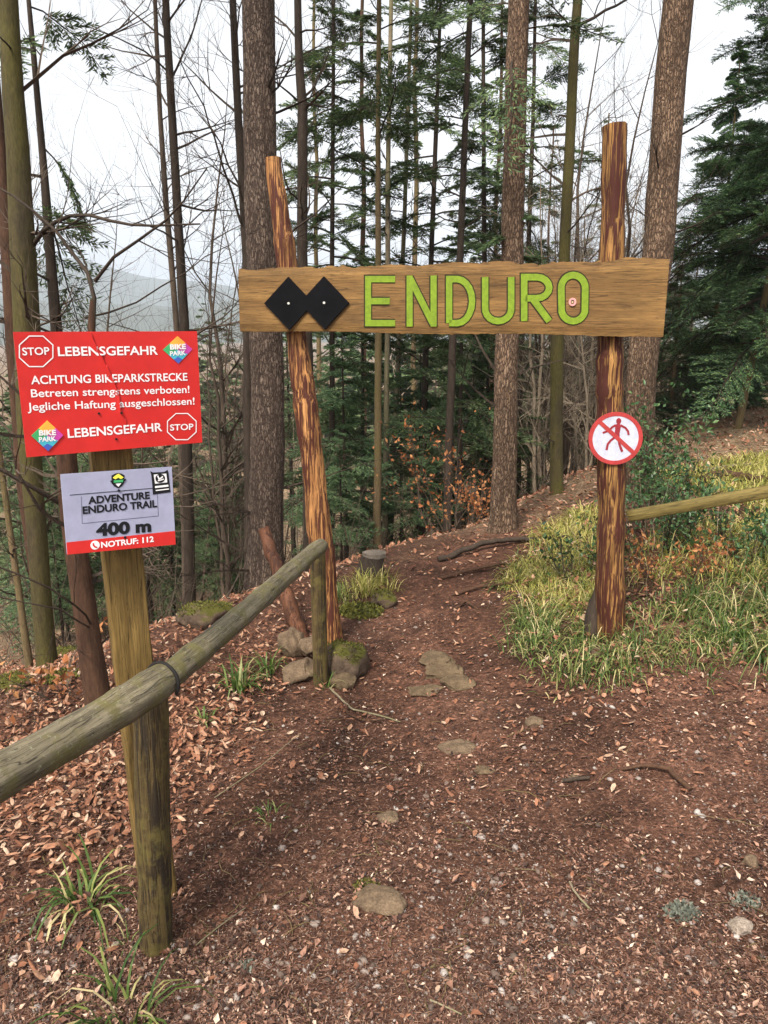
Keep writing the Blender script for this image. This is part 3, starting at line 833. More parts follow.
dense_fir('tall dense green fir with bare lower trunk on the slope at the right edge', 736, 446, 9.4, 7.2, 1.75, .95, lean=.75)
dense_fir('smaller dense fir with paler tips left of the tall green fir', 705, 430, 12.5, 5.6, 1.5, .4, w=6, key='dense')
dense_fir('dark fir standing deep behind the tall green fir', 775, 430, 13.0, 8.5, 2.0, .3, w=8, mat='needle_blue')
dense_fir('low dark young fir behind the holly beside the leaning spruce', 668, 440, 11.0, 2.6, 1.2, .1, w=5, mat='needle_blue')

# ------------------------------------------------------------------ repeated background trees
def place(proto, px, Y, rz, sc, label=None, first=[]):
    x = (px - 384) / FPX * Y * 1.0
    x = at(px, 400, Y)[0]
    if id(proto) not in first:
        first.append(id(proto))
        proto.location = (x, Y, hz(x, Y) - .05); proto.rotation_euler = (0, 0, rz); proto.scale = (sc, sc, sc)
        if label: proto['label'] = label
        return proto
    return dup(proto, (x, Y, hz(x, Y) - .05), rz, sc, label)

def young_fir(H, Lmax, mat, label, group):
    root = thing('young_fir', label, 'tree', (0, 0, 0), group)
    zs = np.linspace(-.1, H, 8)
    mb = MB(); tube(mb, np.stack([zs * .01, zs * 0, zs], 1), np.linspace(.035, .005, 8) * H / 3, 7, True, .03); mb.build('trunk', MAT['dark_bark'], root, True)
    f, t = fir_crown(lambda z: (0, 0), .22 * H, H, lambda t: Lmax * (1.04 - t) ** .8, per_m=14, strip=(.10, .015), key='young', droop=.3, dens=.85)
    join(f, t, mat, root, None)
    return root

YF = [young_fir(3.4, 1.1, 'needle_blue', 'young bluish fir in the hollow beyond the gate', 'young firs beyond the gate'),
      young_fir(4.6, 1.3, 'needle', 'young grey green fir in the hollow beyond the gate', 'young firs beyond the gate')]
for i, (px, Y, s) in enumerate([(345, 9.5, .9), (362, 12, 1.0), (402, 11, .75), (462, 10, .85), (425, 9.2, .42), (520, 17, 1.0), (330, 16, 1.2), (225, 15, .9), (205, 12, .7), (120, 15, 1.25), (150, 18, 1.3),
                                (60, 12, .85), (20, 11, .75), (40, 8.2, .45), (90, 18, 1.3), (10, 16, 1.1), (180, 20, 1.4), (290, 18, 1.3), (610, 20, .9), (600, 14, .4), (450, 22, 1.6), (235, 11, .55), (190, 14, .8), (212, 9.5, .4), (130, 12, .7), (75, 9.5, .5), (12, 9, .5), (160, 10.5, .6), (45, 10.5, .8), (105, 11, .85), (222, 13.5, .95), (28, 13, .95), (340, 8.6, .5), (488, 10.5, .75), (420, 11.5, .9)]):
    place(YF[i % 2], px, Y, rng.uniform(0, 6.28), s * rng.uniform(.92, 1.08))

def bare_sapling(H, mat, label, group, lev=2, lean=.1, cnt=16, name='bare_sapling'):
    root = thing(name, label, 'tree', (0, 0, 0), group)
    zs = np.linspace(-.1, H, 12)
    wx, wy = np.cumsum(rng.normal(0, .03, 12)) * H / 4, np.cumsum(rng.normal(0, .03, 12)) * H / 4
    P = np.stack([wx + lean * zs * rng.normal(0, 1), wy, zs], 1); P[:, :2] -= P[0, :2]
    rad = np.linspace(.0075 * H, .002, 12)
    mb = MB(); tube(mb, P, rad, 6, False, .04); mb.build('trunk', MAT[mat], root, True)
    segs = []
    for _ in range(cnt):
        t = rng.uniform(.12, 1) * 11; k = int(t); k = min(k, 10)
        p = P[k] + (P[k + 1] - P[k]) * (t - k)
        a = rng.uniform(0, 6.28)
        grow(segs, p, (math.cos(a), math.sin(a), rng.uniform(.2, 1.1)), H * rng.uniform(.14, .30), rad[k] * .5 + .001, 0, lev, up=.2)
    m = MB(); add_segs(m, segs); m.build('crown', MAT[mat], root)
    return root

GB = 'bare saplings in the thicket beyond the path'
BS = [bare_sapling(4.5, 'pale_twig', 'pale leafless sapling in the thicket beyond the path', GB),
      bare_sapling(3.6, 'pale_twig', 'pale leafless sapling in the thicket beyond the path', GB, cnt=20),
      bare_sapling(6.0, 'twig', 'brown leafless sapling in the thicket beyond the path', GB, cnt=22),
      bare_sapling(4.0, 'twig', 'brown leafless sapling in the thicket beyond the path', GB, cnt=20),
      bare_sapling(5.2, 'pale_twig', 'pale leafless sapling in the thicket beyond the path', GB, lean=.2, cnt=22)]
k = 0
for (x0, x1, Y0, Y1, cnt) in [(535, 640, 9.5, 18, 44), (180, 260, 8.5, 16, 11), (0, 180, 8, 16, 13), (270, 420, 12, 18, 7), (420, 540, 12, 18, 7), (560, 720, 13, 22, 14)]:
    for i in range(cnt):
        Y = Y0 + (Y1 - Y0) * ((i + rng.random()) / cnt) ** 1.2
        place(BS[k % 5] if x0 > 250 else BS[2 + k % 2], x0 + (x1 - x0) * rng.random(), Y, rng.uniform(0, 6.28), rng.uniform(.7, 1.15)); k += 1

GP = 'thin forest trunks far behind the gate'
def pole_tree(H, bark, label):
    root = thing('pole_tree', label, 'tree', (0, 0, 0), GP)
    zs = np.linspace(-.1, H, 16)
    P = np.stack([np.cumsum(rng.normal(0, .02, 16)), np.cumsum(rng.normal(0, .02, 16)), zs], 1); P[:, :2] -= P[0, :2]
    mb = MB(); tube(mb, P, np.linspace(.085, .03, 16), 8, False, .04); mb.build('trunk', MAT[bark], root, True)
    sp = lambda z: (np.interp(z, zs, P[:, 0]), np.interp(z, zs, P[:, 1]))
    f, t = fir_crown(sp, H * .5, H, lambda t: 1.0 * (1.05 - t) ** .7, per_m=4, strip=(.12, .018), key='fir', gap=.35)
    join(f, t, 'needle', root, None)
    return root
PT = [pole_tree(13, 'brown_bark', 'thin brown conifer trunk far behind the gate'), pole_tree(15, 'tan_bark', 'thin tan conifer trunk far behind the gate')]
for i, (px, Y) in enumerate([(362, 19), (415, 20), (493, 16), (318, 20), (540, 33), (590, 34)]):
    place(PT[i % 2], px, Y, rng.uniform(0, 6.28), rng.uniform(.75, 1.1))

# far wood: one mass
def far_wood():
    mbf = MB()
    pool = bough_pool('far', 4, 1.0, .35, 1.0, .45)
    for _ in range(80):
        b = rng.uniform(-.75, .75); Y = rng.uniform(32, 110); x = b * Y
        H = rng.uniform(6, 13) * (.75 if b < -.25 else 1.0); g = hz(x, Y)
        n = 26
        for q in range(n):
            t = q / n; z = g + H * (.1 + .9 * t)
            L = H * .2 * (1.05 - t)
            (_, _, _, _), (P, D, S) = pool[q % 4]
            a = q * 2.4
            f = lambda V: rotz(V, a)
            m = len(P)
            diamonds(mbf, f(P) * L + np.array([x, Y, z]), f(D), f(S), .5 * L * rng.uniform(.5, 1, m), .09 * L)
    return tag(mbf.build('forest', MAT['needle']), 'hazy mass of distant conifers in the valley', 'forest', kind='stuff')
far_wood()

# ------------------------------------------------------------------ the trail gate
def plane_uv(center, yaw, tilt=0.0, roll=0.0):
    cy, sy = math.cos(yaw), math.sin(yaw)
    ex = np.array([cy, sy, 0]); nn = np.array([sy, -cy, 0]); ez = np.array([0, 0, 1.])
    n = nn * math.cos(tilt) + ez * math.sin(tilt); ey = ez * math.cos(tilt) - nn * math.sin(tilt)
    a = ex * math.cos(roll) + ey * math.sin(roll); b = -ex * math.sin(roll) + ey * math.cos(roll)
    return np.asarray(center, float), a, b, n

class Pl:
    """a flat panel: local metres (u right, v up) from its centre, w towards the viewer"""
    def __init__(s, *a): s.c, s.a, s.b, s.n = plane_uv(*a)
    def P(s, u, v, w=0.0):
        u = np.asarray(u, float); v = np.asarray(v, float); w = np.asarray(w, float) + 0 * u
        return s.c + u[..., None] * s.a + v[..., None] * s.b + w[..., None] * s.n
    def px(s, x, y):
        r = ray(x, y); t = np.dot(s.c - CAM, s.n) / np.dot(r, s.n)
        q = CAM + r * t - s.c
        return float(q @ s.a), float(q @ s.b)

def slab(mb, pl, poly, w0, w1, mi=0, back=True):
    """extruded polygon in panel coordinates"""
    poly = np.asarray(poly, float)
    from mathutils.geometry import tessellate_polygon
    n = len(poly)
    area = np.sum(poly[:, 0] * np.roll(poly[:, 1], -1) - np.roll(poly[:, 0], -1) * poly[:, 1])
    if area < 0: poly = poly[::-1]
    tr = np.array(tessellate_polygon([[Vector((p[0], p[1], 0)) for p in poly]]))
    fixed = []
    for t in tr:
        a, b, c = poly[t[0]], poly[t[1]], poly[t[2]]
        cr = (b[0] - a[0]) * (c[1] - a[1]) - (b[1] - a[1]) * (c[0] - a[0])
        fixed.append(t if cr > 0 else t[::-1])
    tr = np.array(fixed)
    V = np.concatenate([pl.P(poly[:, 0], poly[:, 1], w1), pl.P(poly[:, 0], poly[:, 1], w0)])
    m0 = mb.n
    mb.add(V, tr, mi)
    if back: mb.F.append((tr[:, ::-1] + n + m0, mi))
    k = np.arange(n); k2 = (k + 1) % n
    mb.F.append((np.stack([k, n + k, n + k2, k2], 1) + m0, mi))

def stroke_poly(pts, w, closed=False):
    P = np.asarray(pts, float); n = len(P)
    L, Rr = [], []
    for i in range(n):
        if closed: a, b = P[i - 1], P[(i + 1) % n]; d1, d2 = P[i] - a, b - P[i]
        else:
            d1 = P[i] - P[i - 1] if i else P[1] - P[0]
            d2 = P[i + 1] - P[i] if i < n - 1 else d1
        d1 = d1 / np.linalg.norm(d1); d2 = d2 / np.linalg.norm(d2)
        n1, n2 = np.array([-d1[1], d1[0]]), np.array([-d2[1], d2[0]])
        m = n1 + n2; m = m / (np.linalg.norm(m) + 1e-9)
        k = 1 / max(.55, float(m @ n1))
        L.append(P[i] + m * w * k); Rr.append(P[i] - m * w * k)
    return np.array(L), np.array(Rr)

def stroke(mb, pl, pts, w, z0, z1, mi=0, closed=False):
    L, Q = stroke_poly(pts, w, closed)
    n = len(L); cnt = n if closed else n - 1
    V = np.concatenate([pl.P(L[:, 0], L[:, 1], z1), pl.P(Q[:, 0], Q[:, 1], z1), pl.P(L[:, 0], L[:, 1], z0), pl.P(Q[:, 0], Q[:, 1], z0)])
    k = np.arange(cnt); k2 = (k + 1) % n
    F = [np.stack([n + k, n + k2, k2, k], 1), np.stack([k, k2, 2 * n + k2, 2 * n + k], 1), np.stack([n + k2, n + k, 3 * n + k, 3 * n + k2], 1)]
    if not closed:
        F.append(np.array([[0, 2 * n, 3 * n, n], [n - 1, 2 * n - 1, 4 * n - 1, 3 * n - 1]]))
    mb.add(V, np.concatenate(F), mi)

BEAM = Pl((.2641, 3.75, 1.7451), -.2152, .03, -.0032)
gate = thing('trail_gate', 'rustic timber gate over the path with ENDURO beam on two debarked posts', 'gate', (.264, 3.8, hz(.264, 3.8)))
GL = np.array(gate.location)

def beam_mesh():
    W0, H0 = 2.0098, .3162
    nx, ny = 130, 9
    u = np.linspace(-W0 / 2, W0 / 2, nx)
    hb = np.interp(u, [-1, 1], [.150, .166])
    top = hb + .004 * np.sin(u * 9) + .004 * np.sin(u * 23 + 1) + rng.normal(0, .0022, nx) - .012 * np.exp(-((u + .80) / .09) ** 2) * 0
    nick = (np.abs(u + .52) < .12) * .010 * np.abs(np.sin(u * 40)) + (np.abs(u - .55) < .25) * .006 * np.abs(np.sin(u * 31))
    top = top - nick
    bot = -hb - .003 * np.sin(u * 7 + 2) + rng.normal(0, .0012, nx)
    th = .028
    mb = MB()
    s = np.linspace(0, 1, ny)
    grid = lambda w: np.stack([pl_pt(u, top * t + bot * (1 - t), w - (.006 if t in (0, 1) else 0)) for t in s], 0)
    pl_pt = lambda uu, vv, w: BEAM.P(uu, vv, w)
    A = grid(0.0).reshape(-1, 3)
    Bk = np.stack([BEAM.P(u, top * t + bot * (1 - t), -2 * th + (.006 if t in (0, 1) else 0)) for t in s], 0).reshape(-1, 3)
    i, j = np.meshgrid(np.arange(ny - 1), np.arange(nx - 1), indexing='ij'); i, j = i.ravel(), j.ravel()
    F = np.stack([i * nx + j, i * nx + j + 1, (i + 1) * nx + j + 1, (i + 1) * nx + j], 1)
    n = nx * ny
    fs = [F, F[:, ::-1] + n]
    j = np.arange(nx - 1)
    for row in (0, ny - 1):
        a = row * nx + j; b = a + 1
        q = np.stack([a, a + n, b + n, b], 1); fs.append(q if row == 0 else q[:, ::-1])
    i = np.arange(ny - 1)
    for c in (0, nx - 1):
        a = i * nx + c; b = a + nx
        q = np.stack([a, b, b + n, a + n], 1); fs.append(q if c == 0 else q[:, ::-1])
    mb.add(np.concatenate([A, Bk]), np.concatenate(fs))
    return mb
beam = beam_mesh().build('beam', MAT['plank'], gate, loc=GL)
# give the beam its own grain direction: rebuild its local frame along the plank
from mathutils import Matrix
def reframe(o, pl, parent_loc):
    """turn the mesh into its own plank-aligned frame (X along the plank) without moving it"""
    M = Matrix(((pl.a[0], pl.b[0], pl.n[0], pl.c[0] - parent_loc[0]), (pl.a[1], pl.b[1], pl.n[1], pl.c[1] - parent_loc[1]), (pl.a[2], pl.b[2], pl.n[2], pl.c[2] - parent_loc[2]), (0, 0, 0, 1)))
    o.data.transform(M.inverted()); o.matrix_local = M
    return M.copy()
Ib = reframe(beam, BEAM, GL)
beam['label'] = 'thick brown plank with lime letters and two black diamonds'

def on_beam(mb, name, mats):
    """sub-part of the beam"""
    o = mb.build(name, mats, beam, loc=GL)
    o.data.transform(Ib.inverted())
    return o

def bp(x, y): return BEAM.px(x, y)
def arc(cx, cy, rx, ry, a0, a1, n=12):
    return [(cx + rx * math.cos(R(a)), cy + ry * math.sin(R(a))) for a in np.linspace(a0, a1, n)]
def Lr(x0, x1, y0, y1): return lambda u, v: bp(x0 + (x1 - x0) * u, y1 + (y0 - y1) * v)
letters = {
    'E': ((368, 395, 279, 323), [[(1, 1), (0, 1), (0, 0), (1, 0)], [(0, .5), (.8, .5)]]),
    'N': ((409, 434, 279, 323), [[(0.02, -.08), (0.02, 1.08)], [(.98, -.08), (.98, 1.08)], [(.06, 1.0), (.94, 0.0)]]),
    'D': ((449, 472, 279, 323), [[(0, 0), (0, 1)] + [(.35 + .65 * math.cos(R(a)), .5 + .5 * math.sin(R(a))) for a in np.linspace(90, -90, 11)] + [(0, 0)]]),
    'U': ((485, 511, 277, 321), [[(0, 1), (0, .3)] + [(.5 + .5 * math.cos(R(a)), .28 + .28 * math.sin(R(a))) for a in np.linspace(190, 350, 9)] + [(1, .3), (1, 1)]]),
    'R': ((524, 549, 277, 321), [[(0, 0), (0, 1)] + [(.5 + .5 * math.cos(R(a)), .76 + .24 * math.sin(R(a))) for a in np.linspace(90, -90, 9)] + [(0.05, .52)], [(.35, .50), (1, 0)]]),
    'O': ((561, 585, 275, 321), [[(.5 + .5 * math.cos(R(a)), (.72 if math.sin(R(a)) >= 0 else .28) + .28 * math.sin(R(a))) for a in np.linspace(0, 345, 24)]]),
}
px_m = 2.0098 / 428
for ch, (box, strokes) in letters.items():
    f = Lr(*box); mb = MB()
    for q, s in enumerate(strokes):
        pts = [f(u, v) for u, v in s]
        stroke(mb, BEAM, pts, 4.3 * px_m, -.001, .0015 + .0007 * q, 0, ch == 'O')
        stroke(mb, BEAM, [(a + .0012, b - .0008) for a, b in pts], 3.1 * px_m, 0, .0034 + .0006 * q, 1, ch == 'O')
    o = on_beam(mb, 'letter', [MAT['groove'], MAT['lime']])
    o['label'] = f'lime green letter {ch} carved in the plank'

for (cx, cy) in ((289.5, 303.5), (325, 303)):
    hw, hh = 24.5, 26.5
    poly = [bp(cx - hw, cy), bp(cx + .5, cy + hh), bp(cx + hw, cy), bp(cx - .5, cy - hh)]
    mb = MB(); slab(mb, BEAM, poly, .001, .013 if cx < 300 else .0135)
    d = on_beam(mb, 'diamond_plate', MAT['black'])
    mb = MB(); u, v = bp(cx, cy)
    slab(mb, BEAM, [(u + .006 * math.cos(a), v + .006 * math.sin(a)) for a in np.linspace(0, 6.28, 9)[:-1]], .012, .0165)
    s = mb.build('screw', MAT['metal'], d, loc=GL); s.data.transform(Ib.inverted())
mb = MB(); u, v = bp(572.5, 302)
stroke(mb, BEAM, arc(u, v, .013, .014, 0, 330, 12), .0042, 0, .008, 0, True)
on_beam(mb, 'ring_marker', MAT['pink'])
mb = MB(); slab(mb, BEAM, [(u + .005 * math.cos(a), v + .005 * math.sin(a)) for a in np.linspace(0, 6.28, 11)[:-1]], 0, .006)
on_beam(mb, 'plug', MAT['cut_wood'])

def gate_post(pts, dY, mat, seed):
    """pts px from top to base, standing just behind the beam"""
    Ps, Rs = [], []
    for x, y, w in pts:
        r = ray(x, y); t = np.dot(BEAM.c - BEAM.n * .11 - CAM, np.array([BEAM.n[0], BEAM.n[1], 0])) / np.dot(r, np.array([BEAM.n[0], BEAM.n[1], 0]))
        P = CAM + r * t; Ps.append(P); Rs.append(.5 * w * pxsize(P))
    Ps, Rs = np.array(Ps[::-1]), np.array(Rs[::-1])
    Ps[0][2] = min(Ps[0][2], hz(Ps[0][0], Ps[0][1])) - .1
    A = resample(np.concatenate([Ps, Rs[:, None]], 1), .035)
    n = 22
    g = np.random.default_rng(seed)
    prof = 1 + .05 * np.sin(np.arange(n) * 2 * np.pi / n * 3 + seed) + g.normal(0, .025, n)
    w = np.cumsum(g.normal(0, 1, (len(A), 2)), axis=0); w -= np.linspace(0, 1, len(A))[:, None] * w[-1]
    A[:, :2] += w * .0012
    A[:, 3] *= 1 + .05 * np.sin(A[:, 2] * 9 + seed) + .03 * np.sin(A[:, 2] * 23)
    for kz in g.uniform(.1, 2.3, 5): A[:, 3] *= 1 + .10 * np.exp(-((A[:, 2] - kz) / .025) ** 2)
    mb = MB(); mb.capmat = True
    tube(mb, A[:, :3], A[:, 3], n, True, .012, prof=prof, rs=g)
    return mb, A
pm, PLa = gate_post([(273, 158, 17), (281, 215, 19), (292, 300, 21), (300, 350, 22), (312, 450, 23.5), (322, 540, 24), (334, 655, 23)], 0, 'gate_post', 3)
pl_post = pm.build('post', [MAT['gate_post'], MAT['cut_wood']], gate, True, loc=GL)
pl_post['label'] = 'leaning debarked left post, orange wood with dark streaks'
pm, PRa = gate_post([(615, 125, 23), (614, 200, 24), (612, 300, 25), (611, 400, 26), (612, 520, 27), (614, 634, 28)], 0, 'gate_post_dark', 5)
pr_post = pm.build('post', [MAT['gate_post_dark'], MAT['cut_wood']], gate, True, loc=GL)
pr_post['label'] = 'upright debarked right post with dark red streaks'

def brace(p0, p1, r0, r1, mat):
    A = resample(np.array([[*p0, r0], [*p1, r1]]), .05)
    A[1:-1, :3] += rng.normal(0, .004, (len(A) - 2, 3))
    A[:, 3] *= 1 + rng.normal(0, .06, len(A))
    mb = MB(); tube(mb, A[:, :3], A[:, 3], 10, True, .05)
    return mb.build('brace', MAT[mat], gate, True, loc=GL)
g0 = at(306, 640, 4.05); g0[2] = hz(g0[0], 4.05) - .08
brace(g0, at(263, 528, 4.35), .050, .036, 'brace')
g1 = at(590, 648, 3.72); g1[2] = hz(g1[0], 3.85) - .05
brace(g1, at(607, 560, 3.74), .046, .040, 'dark_bark')

# ------------------------------------------------------------------ text helper
def text_mesh(body, bold=0.0):
    cu = bpy.data.curves.new('text', 'FONT'); cu.body = body; cu.size = 1.0; cu.offset = bold; cu.resolution_u = 4
    o = bpy.data.objects.new('text', cu); COL.objects.link(o)
    dg = bpy.context.evaluated_depsgraph_get()
    me = bpy.data.meshes.new_from_object(o.evaluated_get(dg))
    V = np.array([v.co[:] for v in me.vertices])
    polys = [tuple(p.vertices) for p in me.polygons]
    bpy.data.objects.remove(o); bpy.data.curves.remove(cu); bpy.data.meshes.remove(me)
    return V, polys

_CAP = {}
def put_text(mb, pl, body, p0, p1, cap, w, bold=0.0, mi=0, disp=None):
    """baseline from panel point p0 to p1, capital height cap (metres)"""
    V, polys = text_mesh(body, bold)
    if bold not in _CAP:
        c, _ = text_mesh('H', bold); _CAP[bold] = (c[:, 1].min(), c[:, 1].max())
    y0, y1 = _CAP[bold]
    x0, x1 = V[:, 0].min(), V[:, 0].max()
    p0, p1 = np.array(p0), np.array(p1)
    L = np.linalg.norm(p1 - p0); d = (p1 - p0) / L; nn = np.array([-d[1], d[0]])
    u = (V[:, 0] - x0) / (x1 - x0) * L; v = (V[:, 1] - y0) / (y1 - y0) * cap
    Q = p0 + np.outer(u, d) + np.outer(v, nn)
    ww = w + (disp(Q[:, 0], Q[:, 1]) if disp else 0)
    X = pl.P(Q[:, 0], Q[:, 1], ww)
    m0 = mb.n
    tri = [p for p in polys if len(p) == 3]; quad = [p for p in polys if len(p) == 4]; oth = [p for p in polys if len(p) > 4]
    for p in oth: tri += [(p[0], p[i], p[i + 1]) for i in range(1, len(p) - 1)]
    mb.V.append(X); mb.n += len(X)
    if tri: mb.F.append((np.array(tri) + m0, mi))
    if quad: mb.F.append((np.array(quad) + m0, mi))

# ------------------------------------------------------------------ red warning sign
RED = Pl((-.6339, 1.84, 1.4601), .5796, -.023, .0036)
RW, RH = .4131, .276
crease = np.array([(317, 8), (345, 75), (385, 150), (405, 190), (430, 260), (437, 325), (460, 362)], float)
def rs_(x, y):                      # zoomed-crop pixel -> panel metres
    return RED.px(10 + x * 195 / 768, 330 + y * 125 / 492)
CR = np.array([rs_(*p) for p in crease])
def red_disp(u, v):
    cu = np.interp(-v, -CR[:, 1], CR[:, 0])
    d = u - cu
    inside = sstep(CR[-1, 1] - .02, CR[-1, 1] + .01, v)
    return inside * (.0038 * np.exp(-np.abs(d) / .008) * np.where(d < 0, 1, -.6)) + .0015 * np.sin(u * 11) * np.sin(v * 9 + 1)
rsign = thing('warning_sign', 'red creased warning sign with white German lettering and STOP octagons', 'sign', RED.c)
RL = RED.c
def grid_panel(pl, W, H, th, disp, nx=240, ny=60):
    u = np.linspace(-W / 2, W / 2, nx); v = np.linspace(-H / 2, H / 2, ny)
    U, Vv = np.meshgrid(u, v)
    A = pl.P(U.ravel(), Vv.ravel(), disp(U.ravel(), Vv.ravel())); B = pl.P(U.ravel(), Vv.ravel(), disp(U.ravel(), Vv.ravel()) - th)
    i, j = np.meshgrid(np.arange(ny - 1), np.arange(nx - 1), indexing='ij'); i, j = i.ravel(), j.ravel()
    F = np.stack([i * nx + j, i * nx + j + 1, (i + 1) * nx + j + 1, (i + 1) * nx + j], 1); n = nx * ny
    fs = [F, F[:, ::-1] + n]
    j = np.arange(nx - 1); i = np.arange(ny - 1)
    for a, b in ((j, j + 1), ((ny - 1) * nx + j + 1, (ny - 1) * nx + j), ((i + 1) * nx, i * nx), (i * nx + nx - 1, (i + 1) * nx + nx - 1)):
        fs.append(np.stack([b, a, a + n, b + n], 1))
    mb = MB(); mb.add(np.concatenate([A, B]), np.concatenate(fs)); return mb
grid_panel(RED, RW, RH, .003, red_disp).build('panel', MAT['sign_red'], rsign, False, loc=RL)
s_m = .4131 / 728                  # metres per crop pixel
def rtext(body, x0, y0, x1, y1, cap, bold=.012):
    mb = MB(); put_text(mb, RED, body, rs_(x0, y0), rs_(x1, y1), cap * s_m, .0009, bold, 0, red_disp)
    o = mb.build('lettering', MAT['white'], rsign, loc=RL); o['label'] = 'white line reading ' + body.rstrip('!')
rtext('LEBENSGEFAHR', 190, 103, 582, 97, 36, .018)
rtext('ACHTUNG BIKEPARKSTRECKE', 84, 214, 698, 199, 33, .016)
rtext('Betreten strengstens verboten!', 84, 265, 706, 247, 31, .010)
rtext('Jegliche Haftung ausgeschlossen!', 70, 318, 726, 293, 31, .010)
rtext('LEBENSGEFAHR', 228, 425, 600, 398, 37, .018)
def octagon(cx, cy, r, txt):
    pts = [rs_(cx + r * math.cos(R(22.5 + 45 * k)) * 1.02, cy + r * math.sin(R(22.5 + 45 * k)) * .93) for k in range(8)]
    mb = MB()
    L, Q = stroke_poly(pts, .0012, True)
    A = np.concatenate([L, Q]); k = np.arange(8); k2 = (k + 1) % 8
    w = .0010 + red_disp(A[:, 0], A[:, 1])
    mb.add(RED.P(A[:, 0], A[:, 1], w), np.stack([8 + k, 8 + k2, k2, k], 1)[:, ::-1])
    put_text(mb, RED, 'STOP', rs_(*txt[0]), rs_(*txt[1]), txt[2] * s_m, .0010, .018, 0, red_disp)
    o = mb.build('stop_octagon', MAT['white'], rsign, loc=RL)
octagon(103, 84, 70, ((50, 100), (157, 97), 29))
octagon(676, 380, 60, ((630, 396), (722, 392), 27))
def bike_emblem(cx, cy, hw, hh):
    mb = MB()
    c = (cx, cy)
    T_, L_, B_, R_ = (cx, cy - hh), (cx - hw, cy), (cx + hw * .05, cy + hh), (cx + hw, cy - hh * .05)
    def poly(pts, mi, w):
        slab(mb, RED, [rs_(*p) for p in pts], .0002 + 0, w, mi, False)
    lerp = lambda a, b, t: (a[0] + (b[0] - a[0]) * t, a[1] + (b[1] - a[1]) * t)
    poly([T_, lerp(T_, L_, .52), c, lerp(T_, R_, .52)], 0, .0024)
    poly([lerp(T_, L_, .52), L_, lerp(L_, B_, .35), c], 1, .0026)
    poly([lerp(T_, R_, .52), c, lerp(R_, B_, .35), R_], 2, .0028)
    poly([lerp(L_, B_, .35), lerp(L_, B_, .7), lerp(R_, B_, .7), lerp(R_, B_, .35), c], 3, .0030)
    poly([lerp(L_, B_, .7), B_, lerp(R_, B_, .7), (cx, cy + hh * .5)], 4, .0032)
    put_text(mb, RED, 'BIKE', rs_(cx - hw * .52, cy - 1), rs_(cx + hw * .55, cy - 3), 22 * s_m, .0040, .04, 5)
    put_text(mb, RED, 'PARK', rs_(cx - hw * .52, cy + 24), rs_(cx + hw * .55, cy + 20), 20 * s_m, .0040, .03, 5)
    mb.build('emblem', [MAT[k] for k in ('orange', 'green', 'magenta', 'teal', 'navy', 'white')], rsign, loc=RL)
bike_emblem(659, 78, 58, 54)
bike_emblem(146, 416, 63, 60)
mb = MB()
for x, y in ((350, 328), (437, 326), (418, 429)):
    u, v = rs_(x, y); slab(mb, RED, [(u + .0028 * math.cos(a), v + .0028 * math.sin(a)) for a in np.linspace(0, 6.28, 9)[:-1]], 0, .003 + float(red_disp(np.array(u), np.array(v))))
mb.build('bolt', MAT['bolt_shadow'], rsign, loc=RL)

# ------------------------------------------------------------------ grey trail sign
GRY = Pl((-.6404, 1.84, 1.174), .66, .0583, -.0649)
GW, GH = .2650, .1932
gsign = thing('trail_sign', 'grey trail board reading ADVENTURE ENDURO TRAIL with red emergency strip', 'sign', GRY.c)
def gs_(x, y): return GRY.px(55 + x * 130 / 768, 460 + y * 100 / 591)
cor = [gs_(33, 85), gs_(690, 40), gs_(712, 498), gs_(73, 558)]
gm = .2650 / 660
mb = MB(); slab(mb, GRY, cor, -.004, 0); mb.build('panel', MAT['grey'], gsign, loc=GRY.c)
mb = MB(); slab(mb, GRY, [gs_(67, 487), gs_(708, 419), gs_(712.5, 499), gs_(72.5, 559)], 0, .0006, 0, False); mb.build('red_strip', MAT['sign_red'], gsign, loc=GRY.c)
def gtext(body, x0, y0, x1, y1, cap, bold, mat):
    mb = MB(); put_text(mb, GRY, body, gs_(x0, y0), gs_(x1, y1), cap * gm, .0012, bold)
    o = mb.build('lettering', MAT[mat], gsign, loc=GRY.c); o['label'] = ('white' if mat == 'white' else 'black') + ' line reading ' + body
gtext('ADVENTURE', 196, 262, 560, 229, 46, .035, 'ink')
gtext('ENDURO TRAIL', 164, 320, 603, 278, 46, .035, 'ink')
gtext('400 m', 243, 452, 568, 424, 78, .05, 'ink')
gtext('NOTRUF: 112', 272, 519, 583, 483, 36, .03, 'white')
mb = MB(); u, v = gs_(236, 503); r_ = 27 * gm
slab(mb, GRY, [(u + r_ * math.cos(a), v + r_ * math.sin(a)) for a in np.linspace(0, 6.28, 21)[:-1]], 0, .0014, 0, False)
stroke(mb, GRY, [gs_(224, 491), gs_(226, 503), gs_(236, 513), gs_(248, 516)], 4.5 * gm, .001, .0022, 1)
mb.build('phone_icon', [MAT['white'], MAT['sign_red']], gsign, loc=GRY.c)
mb = MB()
stroke(mb, GRY, [gs_(88, 207), gs_(585, 166)], 1.6 * gm, 0, .0008)
for a, b in (((155, 215), (160, 375)), ((160, 375), (610, 330)), ((610, 330), (604, 190))): stroke(mb, GRY, [gs_(*a), gs_(*b)], .6 * gm, 0, .0007)
u, v = gs_(376, 180); slab(mb, GRY, [(u + 8 * gm * math.cos(a), v + 8 * gm * math.sin(a)) for a in np.linspace(0, 6.28, 9)[:-1]], 0, .003)
u, v = gs_(413, 457); slab(mb, GRY, [(u + 8 * gm * math.cos(a), v + 8 * gm * math.sin(a)) for a in np.linspace(0, 6.28, 9)[:-1]], 0, .003)
mb.build('rule_line', MAT['ink'], gsign, loc=GRY.c)
mb = MB()
